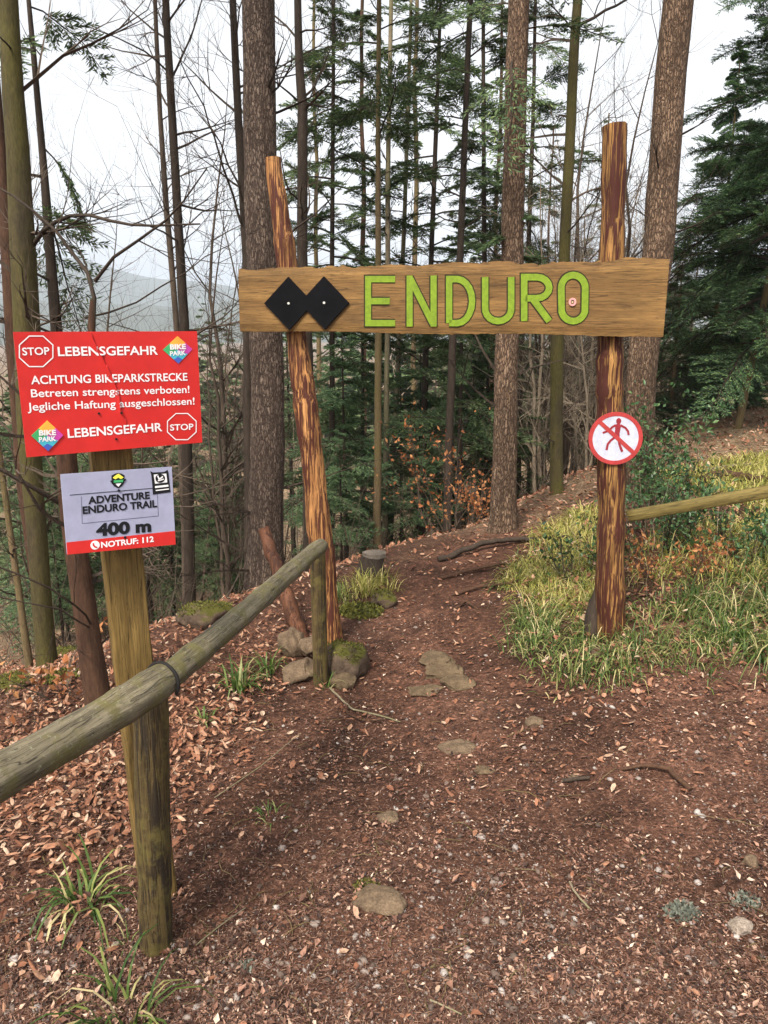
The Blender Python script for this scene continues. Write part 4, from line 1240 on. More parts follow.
slab(mb, GRY, [gs_(x, y) for x, y in ((333, 92), (352, 82), (372, 76), (392, 80), (410, 90), (408, 135), (395, 155), (373, 167), (348, 155), (335, 138))], 0, .0010, 0, False)
slab(mb, GRY, [gs_(x, y) for x, y in ((340, 105), (358, 90), (374, 80), (390, 92), (405, 103), (388, 112), (372, 104), (356, 114))], 0, .0018, 1, False)
slab(mb, GRY, [gs_(x, y) for x, y in ((345, 120), (402, 116), (400, 130), (346, 134))], 0, .0018, 2, False)
slab(mb, GRY, [gs_(x, y) for x, y in ((326, 122), (345, 118), (345, 132), (330, 133))], 0, .0020, 0, False)
slab(mb, GRY, [gs_(x, y) for x, y in ((402, 114), (418, 110), (414, 124), (402, 128))], 0, .0020, 0, False)
slab(mb, GRY, [gs_(x, y) for x, y in ((356, 140), (390, 137), (374, 158))], 0, .0018, 3, False)
mb.build('emblem', [MAT['ink'], MAT['yellow'], MAT['green'], MAT['white']], gsign, loc=GRY.c)
mb = MB()
slab(mb, GRY, [gs_(x, y) for x, y in ((562, 66), (580, 74), (645, 70), (664, 58), (670, 76), (674, 120), (682, 190), (578, 204), (574, 140), (568, 84))], 0, .0010, 0, False)
slab(mb, GRY, [gs_(x, y) for x, y in ((582, 86), (656, 80), (662, 132), (590, 140))], 0, .0016, 1, False)
u, v = gs_(620, 108); slab(mb, GRY, [(u + 31 * gm * math.cos(a), v + 28 * gm * math.sin(a)) for a in np.linspace(0, 6.28, 19)[:-1]], 0, .0022, 0, False)
stroke(mb, GRY, [gs_(604, 92), gs_(612, 112), gs_(628, 104), gs_(634, 96)], 4 * gm, .001, .003, 1)
stroke(mb, GRY, [gs_(606, 122), gs_(622, 118), gs_(640, 112)], 3.5 * gm, .001, .003, 1)
stroke(mb, GRY, [gs_(590, 160), gs_(668, 151)], 6 * gm, .0005, .002, 1)
stroke(mb, GRY, [gs_(594, 180), gs_(672, 171)], 3 * gm, .0005, .002, 1)
mb.build('badge', [MAT['ink'], MAT['white']], gsign, loc=GRY.c)

# ------------------------------------------------------------------ sign post, log fence
def box_beam(mb, p0, p1, w, h, side, bev=.006, nseg=14, jit=.0012):
    """squared timber from p0 to p1, faces set by SIDE (horizontal axis of the wide face)"""
    p0, p1 = np.asarray(p0, float), np.asarray(p1, float)
    d = norm(p1 - p0); s = norm(np.asarray(side, float) - d * np.dot(side, d)); q = np.cross(d, s)
    a, b = w / 2, h / 2
    prof = np.array([(-a + bev, -b), (a - bev, -b), (a, -b + bev), (a, b - bev), (a - bev, b), (-a + bev, b), (-a, b - bev), (-a, -b + bev)])
    V = []
    for k in range(nseg + 1):
        c = p0 + (p1 - p0) * k / nseg
        pr = prof + rng.normal(0, jit, prof.shape)
        V.append(c + np.outer(pr[:, 0], s) + np.outer(pr[:, 1], q))
    n = 8
    F = []
    k = np.arange(n); k2 = (k + 1) % n
    for i in range(nseg): F.append(np.stack([i * n + k, i * n + k2, (i + 1) * n + k2, (i + 1) * n + k], 1))
    m0 = mb.n
    mb.add(np.concatenate(V), np.concatenate(F))
    mb.F.append((np.array([np.arange(n)[::-1], np.arange(n) + nseg * n]) + m0, 0))

SPX = at(111, 445, 1.90)
SPB = at(147, 770, 1.93); SPB2 = SPB + (SPB - SPX) / np.linalg.norm(SPB - SPX) * .30
SPB2[2] = min(SPB2[2], hz(SPB2[0], SPB2[1]) - .05)
sidev = np.array([math.cos(.55), math.sin(.55), 0])
spost = thing('sign_post', 'tall squared yellowish timber post carrying the red and grey signs', 'post', (SPB2[0], SPB2[1], hz(SPB2[0], SPB2[1])))
SL = np.array(spost.location)
mb = MB(); SPT = SPX + (SPX - SPB) / np.linalg.norm(SPX - SPB) * .22
ex_off = RED.n * -.03
box_beam(mb, SPB2 + ex_off * .3, SPT + ex_off * .3, .098, .045, sidev, .005, 20)
mb.build('shaft', MAT['sign_post'], spost, loc=SL)

fence = thing('log_fence', 'mossy round log rail fence running from the sign post to the left gate post', 'fence', (-.62, 1.76, hz(-.62, 1.76)))
FLc = np.array(fence.location)
def log(p0, p1, r0, r1, seed, n=20):
    g = np.random.default_rng(seed)
    A = resample(np.array([[*p0, r0], [*p1, r1]], float), .03)
    t = np.linspace(0, 1, len(A))
    A[:, 2] += .006 * np.sin(t * 5 + seed); A[:, 0] += .004 * np.sin(t * 7 + seed)
    A[:, 3] *= 1 + .02 * np.sin(t * 31 + seed) + .015 * np.sin(t * 57)
    A[0, 3] *= .93; A[-1, 3] *= .93
    mb = MB(); prf = 1 + .03 * np.sin(np.arange(n) * 2 * np.pi / n * 2 + seed) + g.normal(0, .016, n)
    for kz in g.uniform(0, 1, 6): A[:, 3] *= 1 + .05 * np.exp(-((t - kz) / .02) ** 2)
    tube(mb, A[:, :3], A[:, 3], n, True, .016, rs=g, prof=prf)
    return mb, A
RA0 = at(-150, 862, 1.02); RA1 = at(166, 679, 1.70)
def oriented(mb, name, mat, parent, p0, p1, ploc):
    """child whose X runs along p0->p1, so the grain follows the log"""
    d = Vector(norm(np.asarray(p1) - np.asarray(p0))); q = d.to_track_quat('X', 'Z')
    M = Matrix.Translation(Vector([float(v) for v in (np.asarray(p0) - ploc)])) @ q.to_matrix().to_4x4()
    o = mb.build(name, mat, parent, True, loc=ploc)
    o.data.transform(M.inverted()); o.matrix_local = M
    return o
m1, _ = log(RA0, RA1, .0415, .041, 2)
oriented(m1, 'rail', MAT['rail'], fence, RA0, RA1, FLc)['label'] = 'near log rail, thick and mossy'
RB0 = at(158, 685, 1.78); RB1 = at(322, 546, 3.36)
m2, _ = log(RB0, RB1, .036, .034, 4)
oriented(m2, 'rail', MAT['rail'], fence, RB0, RB1, FLc)['label'] = 'far log rail, grey with a rounded sawn end'
# dark band imitating the shadow in the gap between the two rails
dR = norm(RA1 - RA0)
mb = MB(); st = [RA1 - dR * .012 + .0455 * (math.cos(a) * norm(np.cross(dR, [0, 0, 1])) + math.sin(a) * np.cross(norm(np.cross(dR, [0, 0, 1])), dR)) for a in np.linspace(-.6, 4.2, 26)]
tube(mb, np.array(st), .0045, 6, True)
mb.build('joint_shadow', MAT['bolt_shadow'], fence, True, loc=FLc)
# near half-round post
NB = gp(154, 944); NT_ = at(150, 684, float(NB[1]) + .005)
mb = MB(); mb.capmat = False
A = resample(np.array([[NB[0], NB[1], NB[2] - .15], [NT_[0], NT_[1], NT_[2] + .005]]), .04)
A[1:-1, :2] += rng.normal(0, .0012, (len(A) - 2, 2))
tube(mb, A, .0445, 20, True, .012, prof=1 + .06 * np.cos(np.linspace(0, 2 * np.pi, 20, endpoint=False) * 2 + .5))
mb.build('post', MAT['old_post'], fence, True, loc=FLc)['label'] = 'stout near post under the rail joint'
FB = gp(321, 684); FT = at(317.5, 553, float(FB[1]))
mb = MB(); A = resample(np.array([[FB[0], FB[1], FB[2] - .15], [FT[0], FT[1], FT[2] + .02]]), .04)
tube(mb, A, .036, 16, True, .015)
mb.build('post', MAT['old_post'], fence, True, loc=FLc)['label'] = 'slim far post under the rail end'

# flat rail on the right
q0 = at(628, 516, 3.66); q1 = at(800, 486, 3.36)
mb = MB(); box_beam(mb, q0, q1, .03, .056, np.cross(norm(q1 - q0), [0, 0, 1.]), .004, 20, .0008)
frail = thing('flat_rail', 'squared yellow green rail running right from the right gate post', 'fence', (q0 + q1) / 2)
oriented(mb, 'bar', MAT['flat_rail'], frail, q0, q1, (q0 + q1) / 2)
gx = at(840, 480, 3.3); mb = MB()
box_beam(mb, [q1[0] + .05, q1[1] + .03, hz(q1[0], q1[1]) - .2], [q1[0] + .05, q1[1] + .03, q1[2] + .15], .07, .05, [1, 0, 0])
mb.build('post', MAT['flat_rail'], frail, loc=(q0 + q1) / 2)

# ------------------------------------------------------------------ round no-pedestrian sign
rc = at(615.5, 438.5, 3.55)
tpost = np.interp(rc[2], PRa[:, 2], PRa[:, 1]); xpost = np.interp(rc[2], PRa[:, 2], PRa[:, 0]); rpost = np.interp(rc[2], PRa[:, 2], PRa[:, 3])
rc = at(615.5, 438.5, tpost - rpost - .012)
RND = Pl(rc, -.10, .0)
rnd = thing('round_sign', 'round white and red no walking sign with a crossed out figure on the right post', 'sign', rc)
rm = 2 * .1265 / 54
rr_ = 26.6 * pxsize(rc)
def rp(x, y): return ((x - 391) / 300 * rr_, (428 - y) / 290 * rr_)
circ = lambda r, n=40: [(r * math.cos(a), r * math.sin(a)) for a in np.linspace(0, 2 * math.pi, n, endpoint=False)]
mb = MB(); slab(mb, RND, circ(rr_ * .99), -.006, 0); mb.build('panel', MAT['round_white'], rnd, loc=rc)
mb = MB(); stroke(mb, RND, circ(rr_ * .92), rr_ * .075, -.007, .0014, 0, True)
mb.build('red_border', MAT['ring_red'], rnd, loc=rc)
mb = MB(); stroke(mb, RND, [rp(200, 245), rp(605, 585)], rr_ * .075, 0, .0022); mb.build('red_slash', MAT['ring_red'], rnd, loc=rc)
mb = MB()
u, v = rp(413, 238); slab(mb, RND, [(u + rr_ * .095 * math.cos(a), v + rr_ * .115 * math.sin(a)) for a in np.linspace(0, 6.28, 15)[:-1]], 0, .0016, 0, False)
slab(mb, RND, [rp(*p) for p in ((392, 268), (430, 268), (440, 300), (432, 370), (436, 425), (400, 425), (375, 395), (380, 330), (376, 295))], 0, .0015, 0, False)
stroke(mb, RND, [rp(385, 280), rp(345, 305), rp(310, 345), rp(245, 368)], rr_ * .038, 0, .0014)
stroke(mb, RND, [rp(435, 282), rp(490, 310), rp(522, 345), rp(532, 388)], rr_ * .04, 0, .0014)
stroke(mb, RND, [rp(385, 412), rp(340, 450), rp(310, 490), rp(300, 555)], rr_ * .042, 0, .0014)
stroke(mb, RND, [rp(425, 420), rp(438, 490), rp(455, 530), rp(475, 572)], rr_ * .045, 0, .0013)
mb.build('figure', MAT['fig_red'], rnd, loc=rc)
mb = MB(); slab(mb, RND, [(-.001 + .004 * math.cos(a), -.015 + .004 * math.sin(a)) for a in np.linspace(0, 6.28, 9)[:-1]], 0, .004); mb.build('screw', MAT['metal'], rnd, loc=rc)

# ------------------------------------------------------------------ rocks, stump, roots, sticks
def ico(sub=2):
    t = (1 + 5 ** .5) / 2
    V = norm(np.array([(-1, t, 0), (1, t, 0), (-1, -t, 0), (1, -t, 0), (0, -1, t), (0, 1, t), (0, -1, -t), (0, 1, -t), (t, 0, -1), (t, 0, 1), (-t, 0, -1), (-t, 0, 1)], float))
    F = [(0, 11, 5), (0, 5, 1), (0, 1, 7), (0, 7, 10), (0, 10, 11), (1, 5, 9), (5, 11, 4), (11, 10, 2), (10, 7, 6), (7, 1, 8), (3, 9, 4), (3, 4, 2), (3, 2, 6), (3, 6, 8), (3, 8, 9), (4, 9, 5), (2, 4, 11), (6, 2, 10), (8, 6, 7), (9, 8, 1)]
    V = list(map(tuple, V))
    for _ in range(sub):
        cache, nf = {}, []
        def mid(a, b):
            k = (min(a, b), max(a, b))
            if k not in cache:
                m = norm(np.array(V[a]) + np.array(V[b])); V.append(tuple(m)); cache[k] = len(V) - 1
            return cache[k]
        for a, b, c in F:
            ab, bc, ca = mid(a, b), mid(b, c), mid(c, a)
            nf += [(a, ab, ca), (b, bc, ab), (c, ca, bc), (ab, bc, ca)]
        F = nf
    return np.array(V), np.array(F)
IC3, IC1, IC0 = ico(3), ico(1), ico(0)

def rock(name, label, px, py, wpx, hpx, mat, cat='rock', sink=.35, depth=None, group=None, ang=0.0, blocky=.0, rise=0.0):
    P = gp(px, py); s = pxsize(P)
    w = wpx * s / 2; h = hpx * s / 2 / math.cos(R(18)); d = depth or w * .8
    V, F = IC3; V = V.copy()
    if blocky: V = np.sign(V) * np.abs(V) ** (1 - blocky)
    ph = rng.uniform(0, 6.28, 6)
    disp = 1 + .13 * np.sin(V[:, 0] * 2.3 + ph[0]) * np.sin(V[:, 1] * 2.7 + ph[1]) + .07 * np.sin(V[:, 2] * 5 + ph[2]) * np.sin(V[:, 0] * 6 + ph[3]) + .03 * np.sin(V[:, 1] * 13 + ph[4]) * np.sin(V[:, 2] * 11 + ph[5])
    disp = disp + .035 * np.sin(V[:, 0] * 9 + ph[1] + 2 * V[:, 2]) * np.sin(V[:, 1] * 8 + ph[2]) + .03 * np.abs(np.sin(V[:, 0] * 4.3 + V[:, 1] * 3.1 + ph[3]))
    for _ in range(11):
        nv = norm(rng.normal(0, 1, 3)); dd = rng.uniform(.70, .92)
        V = V - np.maximum(0, V @ nv - dd)[:, None] * nv * .9
    V = V * disp[:, None] * np.array([w, d, h]) * .93
    V = rotz(V, ang)
    c = np.array([P[0], P[1] + d * .3, hz(P[0], P[1] + d * .3) + h * (1 - 2 * sink) + rise])
    mb = MB(); mb.add(V + c, F)
    o = mb.build(name, MAT[mat], None, True, loc=c)
    if mat == 'mossrock':
        N_ = norm(V / np.array([w, d, h]) ** 2)
        q = 1600; ii = rng.integers(0, len(V), q)
        nz = .5 * wob(V[ii, 0] / w, V[ii, 1] / w, 1.9, ph[0]) + .25 * wob(V[ii, 0] / w, V[ii, 1] / w, 5.0, ph[1])
        kk = ii[(N_[ii, 2] + nz > .62)]
        if len(kk):
            m2 = MB(); B = V[kk] + c + rvec(len(kk), w * .03); r_ = .010 + w * .035
            diamonds(m2, B, N_[kk] + rvec(len(kk), .6), rvec(len(kk)), r_, r_ * .28)
            m2.build('moss_leaves', MAT['moss'], o, loc=c)
    return tag(o, label, cat, group)

rock('rock', 'smooth brown rock lying alone in the near middle of the path', 380, 908, 58, 24, 'rock', sink=.46)
rock('rock', 'flat tan slab at the top of the three stepped path slabs', 438, 664, 42, 12, 'slab', sink=.42, depth=.10, blocky=.45, ang=-0.30)
rock('rock', 'middle flat tan slab of the three stepped path slabs', 447, 675, 46, 12, 'slab', sink=.40, depth=.09, blocky=.45, ang=0.15)
rock('rock', 'lowest flat tan slab of the three stepped path slabs', 459, 686, 40, 11, 'slab', sink=.38, depth=.08, blocky=.45, ang=0.15)
rock('rock', 'half buried slab just below the three stepped slabs', 426, 692, 44, 6, 'slab', sink=.5, depth=.07)
rock('rock', 'dark brown curved stone in the middle of the path below the slabs', 458, 750, 44, 9, 'rock', sink=.42, depth=.06)
rock('rock', 'thin pale stone right below the dark curved path stone', 484, 772, 22, 4, 'slab', sink=.4)
rock('rock', 'small half buried brown rock above the lone smooth rock', 388, 820, 26, 10, 'rock', sink=.5)
rock('rock', 'pale round stone near the right picture edge low on the path', 741, 932, 26, 18, 'stone')
rock('rock', 'tiny pale stone at the lower left beside the near post', 113, 948, 13, 9, 'stone')
rock('rock', 'pinkish flat stone in the lower right of the path', 752, 866, 20, 20, 'rock', sink=.5)
rock('rock', 'mossy hummock rock on the left path side beyond the far fence post', 384, 606, 30, 22, 'mossrock', sink=.3)
rock('rock', 'bright mossy boulder behind the far log rail', 206, 624, 58, 32, 'mossrock', sink=.3)
rock('rock', 'dull mossy lump at the left picture edge under the trees', 8, 690, 44, 22, 'mossrock', sink=.4)
rock('rock', 'low moss streaked stone between the two left trunks', 62, 658, 44, 16, 'mossrock', sink=.4)
rock('rock', 'big rounded mossy stone at the foot of the left gate post', 344, 676, 54, 46, 'mossrock', sink=.25, depth=.13)
rock('rock', 'flat topped brown block left of the far fence post', 299, 679, 40, 22, 'rock', sink=.25, blocky=.5, depth=.09)
rock('rock', 'square edged pale brown block right of the far fence post', 344, 688, 26, 19, 'slab', sink=.3, blocky=.55, depth=.06)
rock('rock', 'small brown wedge stone on top of the flat block by the fence', 309, 662, 26, 18, 'rock', sink=.0, blocky=.4, depth=.06, rise=.03)
rock('rock', 'dark upright stone between leaning brace and fence post', 292, 655, 28, 36, 'rock', sink=.2, blocky=.3, depth=.07)
for x, y, w, lab in ((600, 655, 20, 'dark round stone at the foot of the right gate post'), (575, 780, 13, 'little grey stone right of the path centre below the bank'), (535, 725, 22, 'flat earthy stone at the foot of the grass bank')):
    rock('rock', lab, x, y, w, w * .55, 'rock', sink=.4)

def rod(name, label, cat, pl, rad, mat, lift=.01, jit=.15):
    P = [gp(x, y) + np.array([0, 0, lift + l]) for x, y, l in pl]
    A = resample(np.concatenate([np.array(P), np.linspace(rad[0], rad[1], len(P))[:, None]], 1), .03)
    A[:, :3] += rng.normal(0, 1, (len(A), 3)) * A[:, 3:4] * jit
    c = A[len(A) // 2, :3]
    mb = MB(); tube(mb, A[:, :3], A[:, 3], 8, True, .06)
    return tag(mb.build(name, MAT[mat], None, True, loc=c), label, cat)
rod('stick', 'curved bark covered stick on the right side of the path', 'stick', [(622, 772, .0), (645, 770, .012), (668, 776, .018), (690, 792, .0)], (.006, .011), 'brown_bark')
rod('stick', 'short dark stick left of the curved bark covered stick', 'stick', [(562, 783, 0), (590, 781, .003)], (.008, .006), 'dark_bark')
rod('stick', 'crooked little twig on the lower right gravel', 'stick', [(570, 885, 0), (574, 898, .01), (590, 912, .0)], (.004, .003), 'pale_bark')
rod('stick', 'thin pale twig near the bottom of the path', 'stick', [(430, 1003, .0), (462, 1019, .004)], (.0025, .002), 'pale_bark')
rod('stick', 'long straw thin twig beside the stones of the left gate post', 'stick', [(330, 690, 0), (352, 712, .004), (382, 718, .0), (400, 724, 0)], (.005, .003), 'pale_bark')
rod('stick', 'looped brown rootlet below the far fence post', 'stick', [(350, 700, 0), (346, 715, .004), (362, 724, .004), (385, 722, 0)], (.005, .003), 'brown_bark')
rod('stick', 'dry stalk lying from the near post towards the rail', 'stick', [(215, 800, .0), (262, 770, .01), (300, 740, .02)], (.002, .0015), 'pale_bark')
rod('stick', 'slim twig in the lower left gravel beside the near post', 'stick', [(196, 948, 0), (222, 930, .01), (246, 912, .005)], (.002, .0015), 'pale_bark')
rod('tree_root', 'long dark root crossing the top of the path to the brown spruce', 'root', [(438, 562, 0), (462, 556, .03), (484, 550, .05), (515, 544, .03), (540, 541, 0)], (.024, .017), 'dark_bark')
rod('tree_root', 'second knotted root just below the long dark root', 'root', [(440, 580, 0), (470, 574, .02), (500, 568, .02), (522, 562, 0)], (.014, .010), 'brown_bark')
rod('tree_root', 'third low root in the path bend', 'root', [(452, 596, -.005), (480, 590, .012), (512, 586, .01), (528, 578, 0)], (.011, .008), 'brown_bark')
rod('tree_root', 'short arched root in the middle of the far path', 'root', [(455, 609, -.01), (466, 605, .015), (478, 610, -.01)], (.009, .007), 'brown_bark')
rod('fallen_branch', 'dark fallen branch behind the grass bank right of the slim olive trunk', 'branch', [(542, 540, 0), (565, 541, .02), (585, 540, .0)], (.018, .012), 'dark_bark')
rod('fallen_branch', 'reddish fallen bough on the slope above the right rail', 'branch', [(700, 484, .02), (725, 481, .06), (750, 486, .06), (768, 483, .02)], (.045, .03), 'brown_bark')
rod('fallen_branch', 'thin pale fallen pole on the far right slope', 'branch', [(705, 474, .02), (735, 470, .03), (775, 466, .02)], (.02, .015), 'pale_bark')

sb = gp(371, 580); sz = pxsize(sb)
stump = thing('tree_stump', 'sawn stump with pale grey top on the left path edge', 'stump', sb)
mb = MB(); A = np.array([[sb[0], sb[1] + .05, sb[2] - .08], [sb[0], sb[1] + .05, sb[2] + .02], [sb[0] + .005, sb[1] + .05, sb[2] + .09], [sb[0] + .012, sb[1] + .05, sb[2] + .155]])
tube(mb, A, [.14, .10, .085, .074], 16, False, .06); mb.build('bark', MAT['dark_bark'], stump, True, loc=sb)
mb = MB(); c = A[-1] + np.array([.012, .0, -.004]); th = np.linspace(0, 6.28, 18)[:-1]
ring = np.stack([c[0] + .078 * np.cos(th) * (1 + rng.normal(0, .05, 17)), c[1] + .07 * np.sin(th), np.full(17, c[2])], 1)
V = np.concatenate([ring, ring + [0, 0, .03], [c + [0, 0, .034]], [c]])
k = np.arange(17); k2 = (k + 1) % 17
mb.add(V, np.stack([k, k2, 17 + k2, 17 + k], 1)); mb.F.append((np.stack([17 + k, 17 + k2, np.full(17, 34)], 1), 0)); mb.F.append((np.stack([k2, k, np.full(17, 35)], 1), 0))
mb.build('cut_top', m_rock('weathered_cut', (.10, .08, .06), (.22, .18, .145)), stump, False, loc=sb)

# ------------------------------------------------------------------ grass
def blades(mb, centre, n, h, spread, lean=.6, w=.0045, flat=0.0):
    m = n
    a = rng.uniform(0, 6.28, m); rad = spread * np.sqrt(rng.random(m))
    base = np.stack([centre[0] + rad * np.cos(a), centre[1] + rad * np.sin(a), np.zeros(m)], 1)
    base[:, 2] = hgt(base[:, 0], base[:, 1]) - .008
    a2 = a + rng.normal(0, .7, m)
    L = h * rng.uniform(.45, 1.15, m); le = lean * rng.uniform(.3, 1.5, m)
    out = np.stack([np.cos(a2), np.sin(a2), np.zeros(m)], 1)
    side = np.stack([-np.sin(a2), np.cos(a2), np.zeros(m)], 1)
    rows = []
    th = np.zeros(m) + .15 * le; p = base
    ns = 5
    for k in range(ns + 1):
        ww = w * rng.uniform(.85, 1.1, m) * (1 - (k / ns) ** 1.6 * .92)
        rows.append((p - side * ww[:, None], p + side * ww[:, None]))
        th = th + le * (.35 + .25 * k)
        th = np.minimum(th, 2.5)
        p = p + (L / ns)[:, None] * (np.cos(th)[:, None] * np.array([0, 0, 1.]) + np.sin(th)[:, None] * out)
    V = np.stack([x for r in rows for x in r], 1)
    b = np.arange(m)[:, None] * (2 * (ns + 1))
    F = np.concatenate([b + np.array([[2 * k, 2 * k + 1, 2 * k + 3, 2 * k + 2]]) for k in range(ns)])
    mb.add(V.reshape(-1, 3), F)

def px_in(poly, x, y):
    c = False; n = len(poly)
    for i in range(n):
        x1, y1 = poly[i]; x2, y2 = poly[(i + 1) % n]
        if (y1 > y) != (y2 > y) and x < (x2 - x1) * (y - y1) / (y2 - y1) + x1: c = not c
    return c
def region(poly):
    """a patch of ground: the outline measured in the photograph, turned into ground coordinates"""
    return [tuple(gp(x, y)[:2]) for x, y in poly]
def scatter(poly, n):
    P = np.array(poly); lo, hi_ = P.min(0), P.max(0); out = []
    t = 0
    while len(out) < n and t < n * 60:
        t += 1
        x, y = lo + (hi_ - lo) * rng.random(2)
        if px_in(poly, x, y): out.append((x, y))
    return out

bank = region([(520, 668), (508, 625), (540, 605), (590, 640), (640, 632), (700, 600), (768, 590), (800, 640), (768, 660), (700, 668), (640, 690), (590, 700), (550, 690)])
mb = MB()
for c in scatter(region([(525, 665), (515, 620), (560, 600), (600, 620), (604, 645), (640, 640), (700, 610), (768, 600), (768, 650), (700, 655), (640, 672), (590, 680), (550, 676)]), 50): blades(mb, c, int(rng.integers(25, 60)), rng.uniform(.12, .26), .11, rng.uniform(.7, 1.5), .0031)
for c in scatter(region([(700, 640), (768, 560), (850, 580), (850, 660), (760, 670)]), 18): blades(mb, c, 55, .32, .08, .95, .0036)
for c in scatter(region([(640, 615), (768, 560), (850, 540), (850, 600), (660, 640)]), 16): blades(mb, c, 35, .26, .08, .8, .0038)
for c in scatter(region([(508, 650), (505, 585), (530, 555), (600, 545), (700, 540), (850, 500), (850, 690), (760, 672), (640, 695), (560, 700)]), 210): blades(mb, c, int(rng.integers(6, 22)), rng.uniform(.08, .22), .10, rng.uniform(.5, 1.5), .0034)
tag(mb.build('grass', MAT['grass']), 'green arching grass on the bank around the right gate post', 'grass', kind='stuff')
mb = MB()
for c in scatter(region([(515, 600), (505, 580), (520, 560), (560, 548), (600, 545), (600, 600), (560, 620)]), 80): blades(mb, c, 34, .15, .08, 1.1, .003)
for c in scatter(region([(640, 545), (768, 520), (900, 480), (900, 545), (768, 575), (650, 590)]), 120): blades(mb, c, 22, .24, .12, .85, .0036)
for c in scatter(region([(640, 480), (700, 470), (800, 455), (900, 460), (900, 500), (760, 510)]), 520): blades(mb, c, 15, .20, .2, .8, .0055)
for c in scatter(region([(536, 549), (545, 530), (575, 515), (600, 505), (604, 552)]), 90): blades(mb, c, 16, .16, .12, .9, .0038)
for c in scatter(region([(345, 600), (350, 585), (390, 580), (390, 596)]), 8): blades(mb, c, 40, .16, .07, .5, .003)
tag(mb.build('dry_grass', MAT['grass_pale']), 'yellowed dry grass along the top of the bank', 'grass', kind='stuff')

def tuft(label, px, py, n, h, spread, mat='grass_dark', lean=.5, w=.004):
    P = gp(px, py); mb = MB(); blades(mb, P[:2], n, h, spread, lean, w)
    o = mb.build('grass_tuft', MAT[mat], None, loc=P); tag(o, label, 'grass tuft')
tuft('broad bladed grass tuft left of the near fence post', 85, 905, 46, .26, .06, 'grass', .95, .0045)
tuft('straggly grass tuft at the bottom left corner', 120, 1018, 40, .25, .07, 'grass', .9, .004)
tuft('dark leafy tuft on the slope below the far log rail', 240, 688, 40, .20, .06, 'grass_dark', .5, .006)
tuft('green tuft beside the flat block at the far fence post', 268, 672, 34, .17, .05, 'grass_dark', .5, .005)
tuft('thin blades growing at the foot of the far fence post', 326, 688, 14, .13, .03, 'grass_dark', .4, .003)
tuft('pale grass tuft behind the left gate post', 340, 600, 40, .18, .06, 'grass', .45, .004)
tuft('sparse green sprigs on the gravel right of the near post', 270, 818, 20, .07, .05, 'grass_dark', .5, .003)
tuft('tiny grass sprig at the base of the near post', 128, 945, 10, .07, .02, 'grass_dark', .4, .002)
tuft('small dark weed between rail and path', 205, 722, 16, .10, .03, 'grass_dark', .6, .005)

# moss cushions and lichen scraps
def cushion(name, label, px, py, wpx, mat, n, r, cat):
    P = gp(px, py); s = pxsize(P) * wpx / 2
    a = rng.uniform(0, 6.28, n); q = s * np.sqrt(rng.random(n))
    B = np.stack([P[0] + q * np.cos(a), P[1] + q * np.sin(a), np.zeros(n)], 1)
    B[:, 2] = hgt(B[:, 0], B[:, 1]) + r * rng.random(n) * (1 - (q / s) ** 2)
    mb = MB(); D = rvec(n) + np.array([0, 0, .8]); diamonds(mb, B, D, rvec(n), r, r * .3)
    tag(mb.build(name, MAT[mat], None, loc=P), label, cat)
cushion('moss_cushion', 'small green moss patch behind the lone smooth rock', 366, 887, 26, 'moss', 500, .010, 'moss')
cushion('moss_cushion', 'yellow green moss patch on the left path edge by the hummock', 360, 612, 44, 'moss', 900, .03, 'moss')
cushion('moss_cushion', 'moss patch in the leaves left of the bent beech', 60, 676, 36, 'moss', 500, .02, 'moss')
cushion('lichen_scrap', 'grey green lichen scrap low on the right of the path', 682, 914, 30, 'lichen', 260, .018, 'lichen')
cushion('lichen_scrap', 'grey green lichen scrap near the right edge of the path', 745, 902, 26, 'lichen', 160, .015, 'lichen')
cushion('lichen_scrap', 'pale scrap of lichen on the gravel right of the near post', 245, 968, 18, 'lichen', 90, .012, 'lichen')

# ------------------------------------------------------------------ holly and beech with withered leaves
def leafy(name, label, px, py, Y, H, spread, nst, mat, nleaf, L, W, group=None, wood='dark_bark'):
    x = at(px, py, Y)[0]; g = hz(x, Y); c = np.array([x, Y, g])
    root = thing(name, label, 'shrub', c, group)
    segs, lf = [], []
    for _ in range(nst):
        a = rng.uniform(0, 6.28); k = rng.random() ** .5 * spread * .5
        grow(segs, c + np.array([k * math.cos(a), k * math.sin(a), -.05]), (math.cos(a) * .35, math.sin(a) * .35, 1), H * rng.uniform(.5, 1.05), .007, 0, 2, up=.15, leafs=lf)
    mst = MB(); add_segs(mst, segs)
    ends = np.array([s[0] + (s[1] - s[0]) * rng.random() for s in segs if s[3] < .0045])
    idx = rng.integers(0, len(ends), nleaf)
    P = ends[idx] + rvec(nleaf, .025)
    mb = MB(); diamonds(mb, P, rvec(nleaf) + np.array([0, 0, .3]), rvec(nleaf), L * rng.uniform(.7, 1.3, nleaf), W * rng.uniform(.7, 1.2, nleaf), fold=.35)
    mb.V += mst.V; mb.F += [(F + mb.n, 1) for F, m in mst.F]; mb.n += mst.n
    mb.build('foliage', [MAT[mat], MAT[wood]], root, loc=c)
    return root
leafy('holly_shrub', 'glossy dark holly growing right behind the right gate post', 655, 540, 4.9, .50, .40, 22, 'holly', 1600, .034, .0095)
leafy('holly_shrub', 'taller glossy holly sapling above the middle of the right rail', 672, 500, 5.8, .66, .40, 13, 'holly', 1000, .045, .012)
leafy('holly_shrub', 'small holly low behind the right rail near the picture edge', 745, 530, 4.6, .4, .5, 16, 'holly', 900, .038, .010)
leafy('bramble', 'reddish bramble leaves beneath the right rail', 690, 570, 4.2, .28, .5, 14, 'orange_leaf', 240, .034, .011, wood='brown_bark')
leafy('holly_shrub', 'thin dark sprigs on the bank left of the right gate post', 590, 565, 4.6, .3, .3, 8, 'holly', 260, .035, .010)
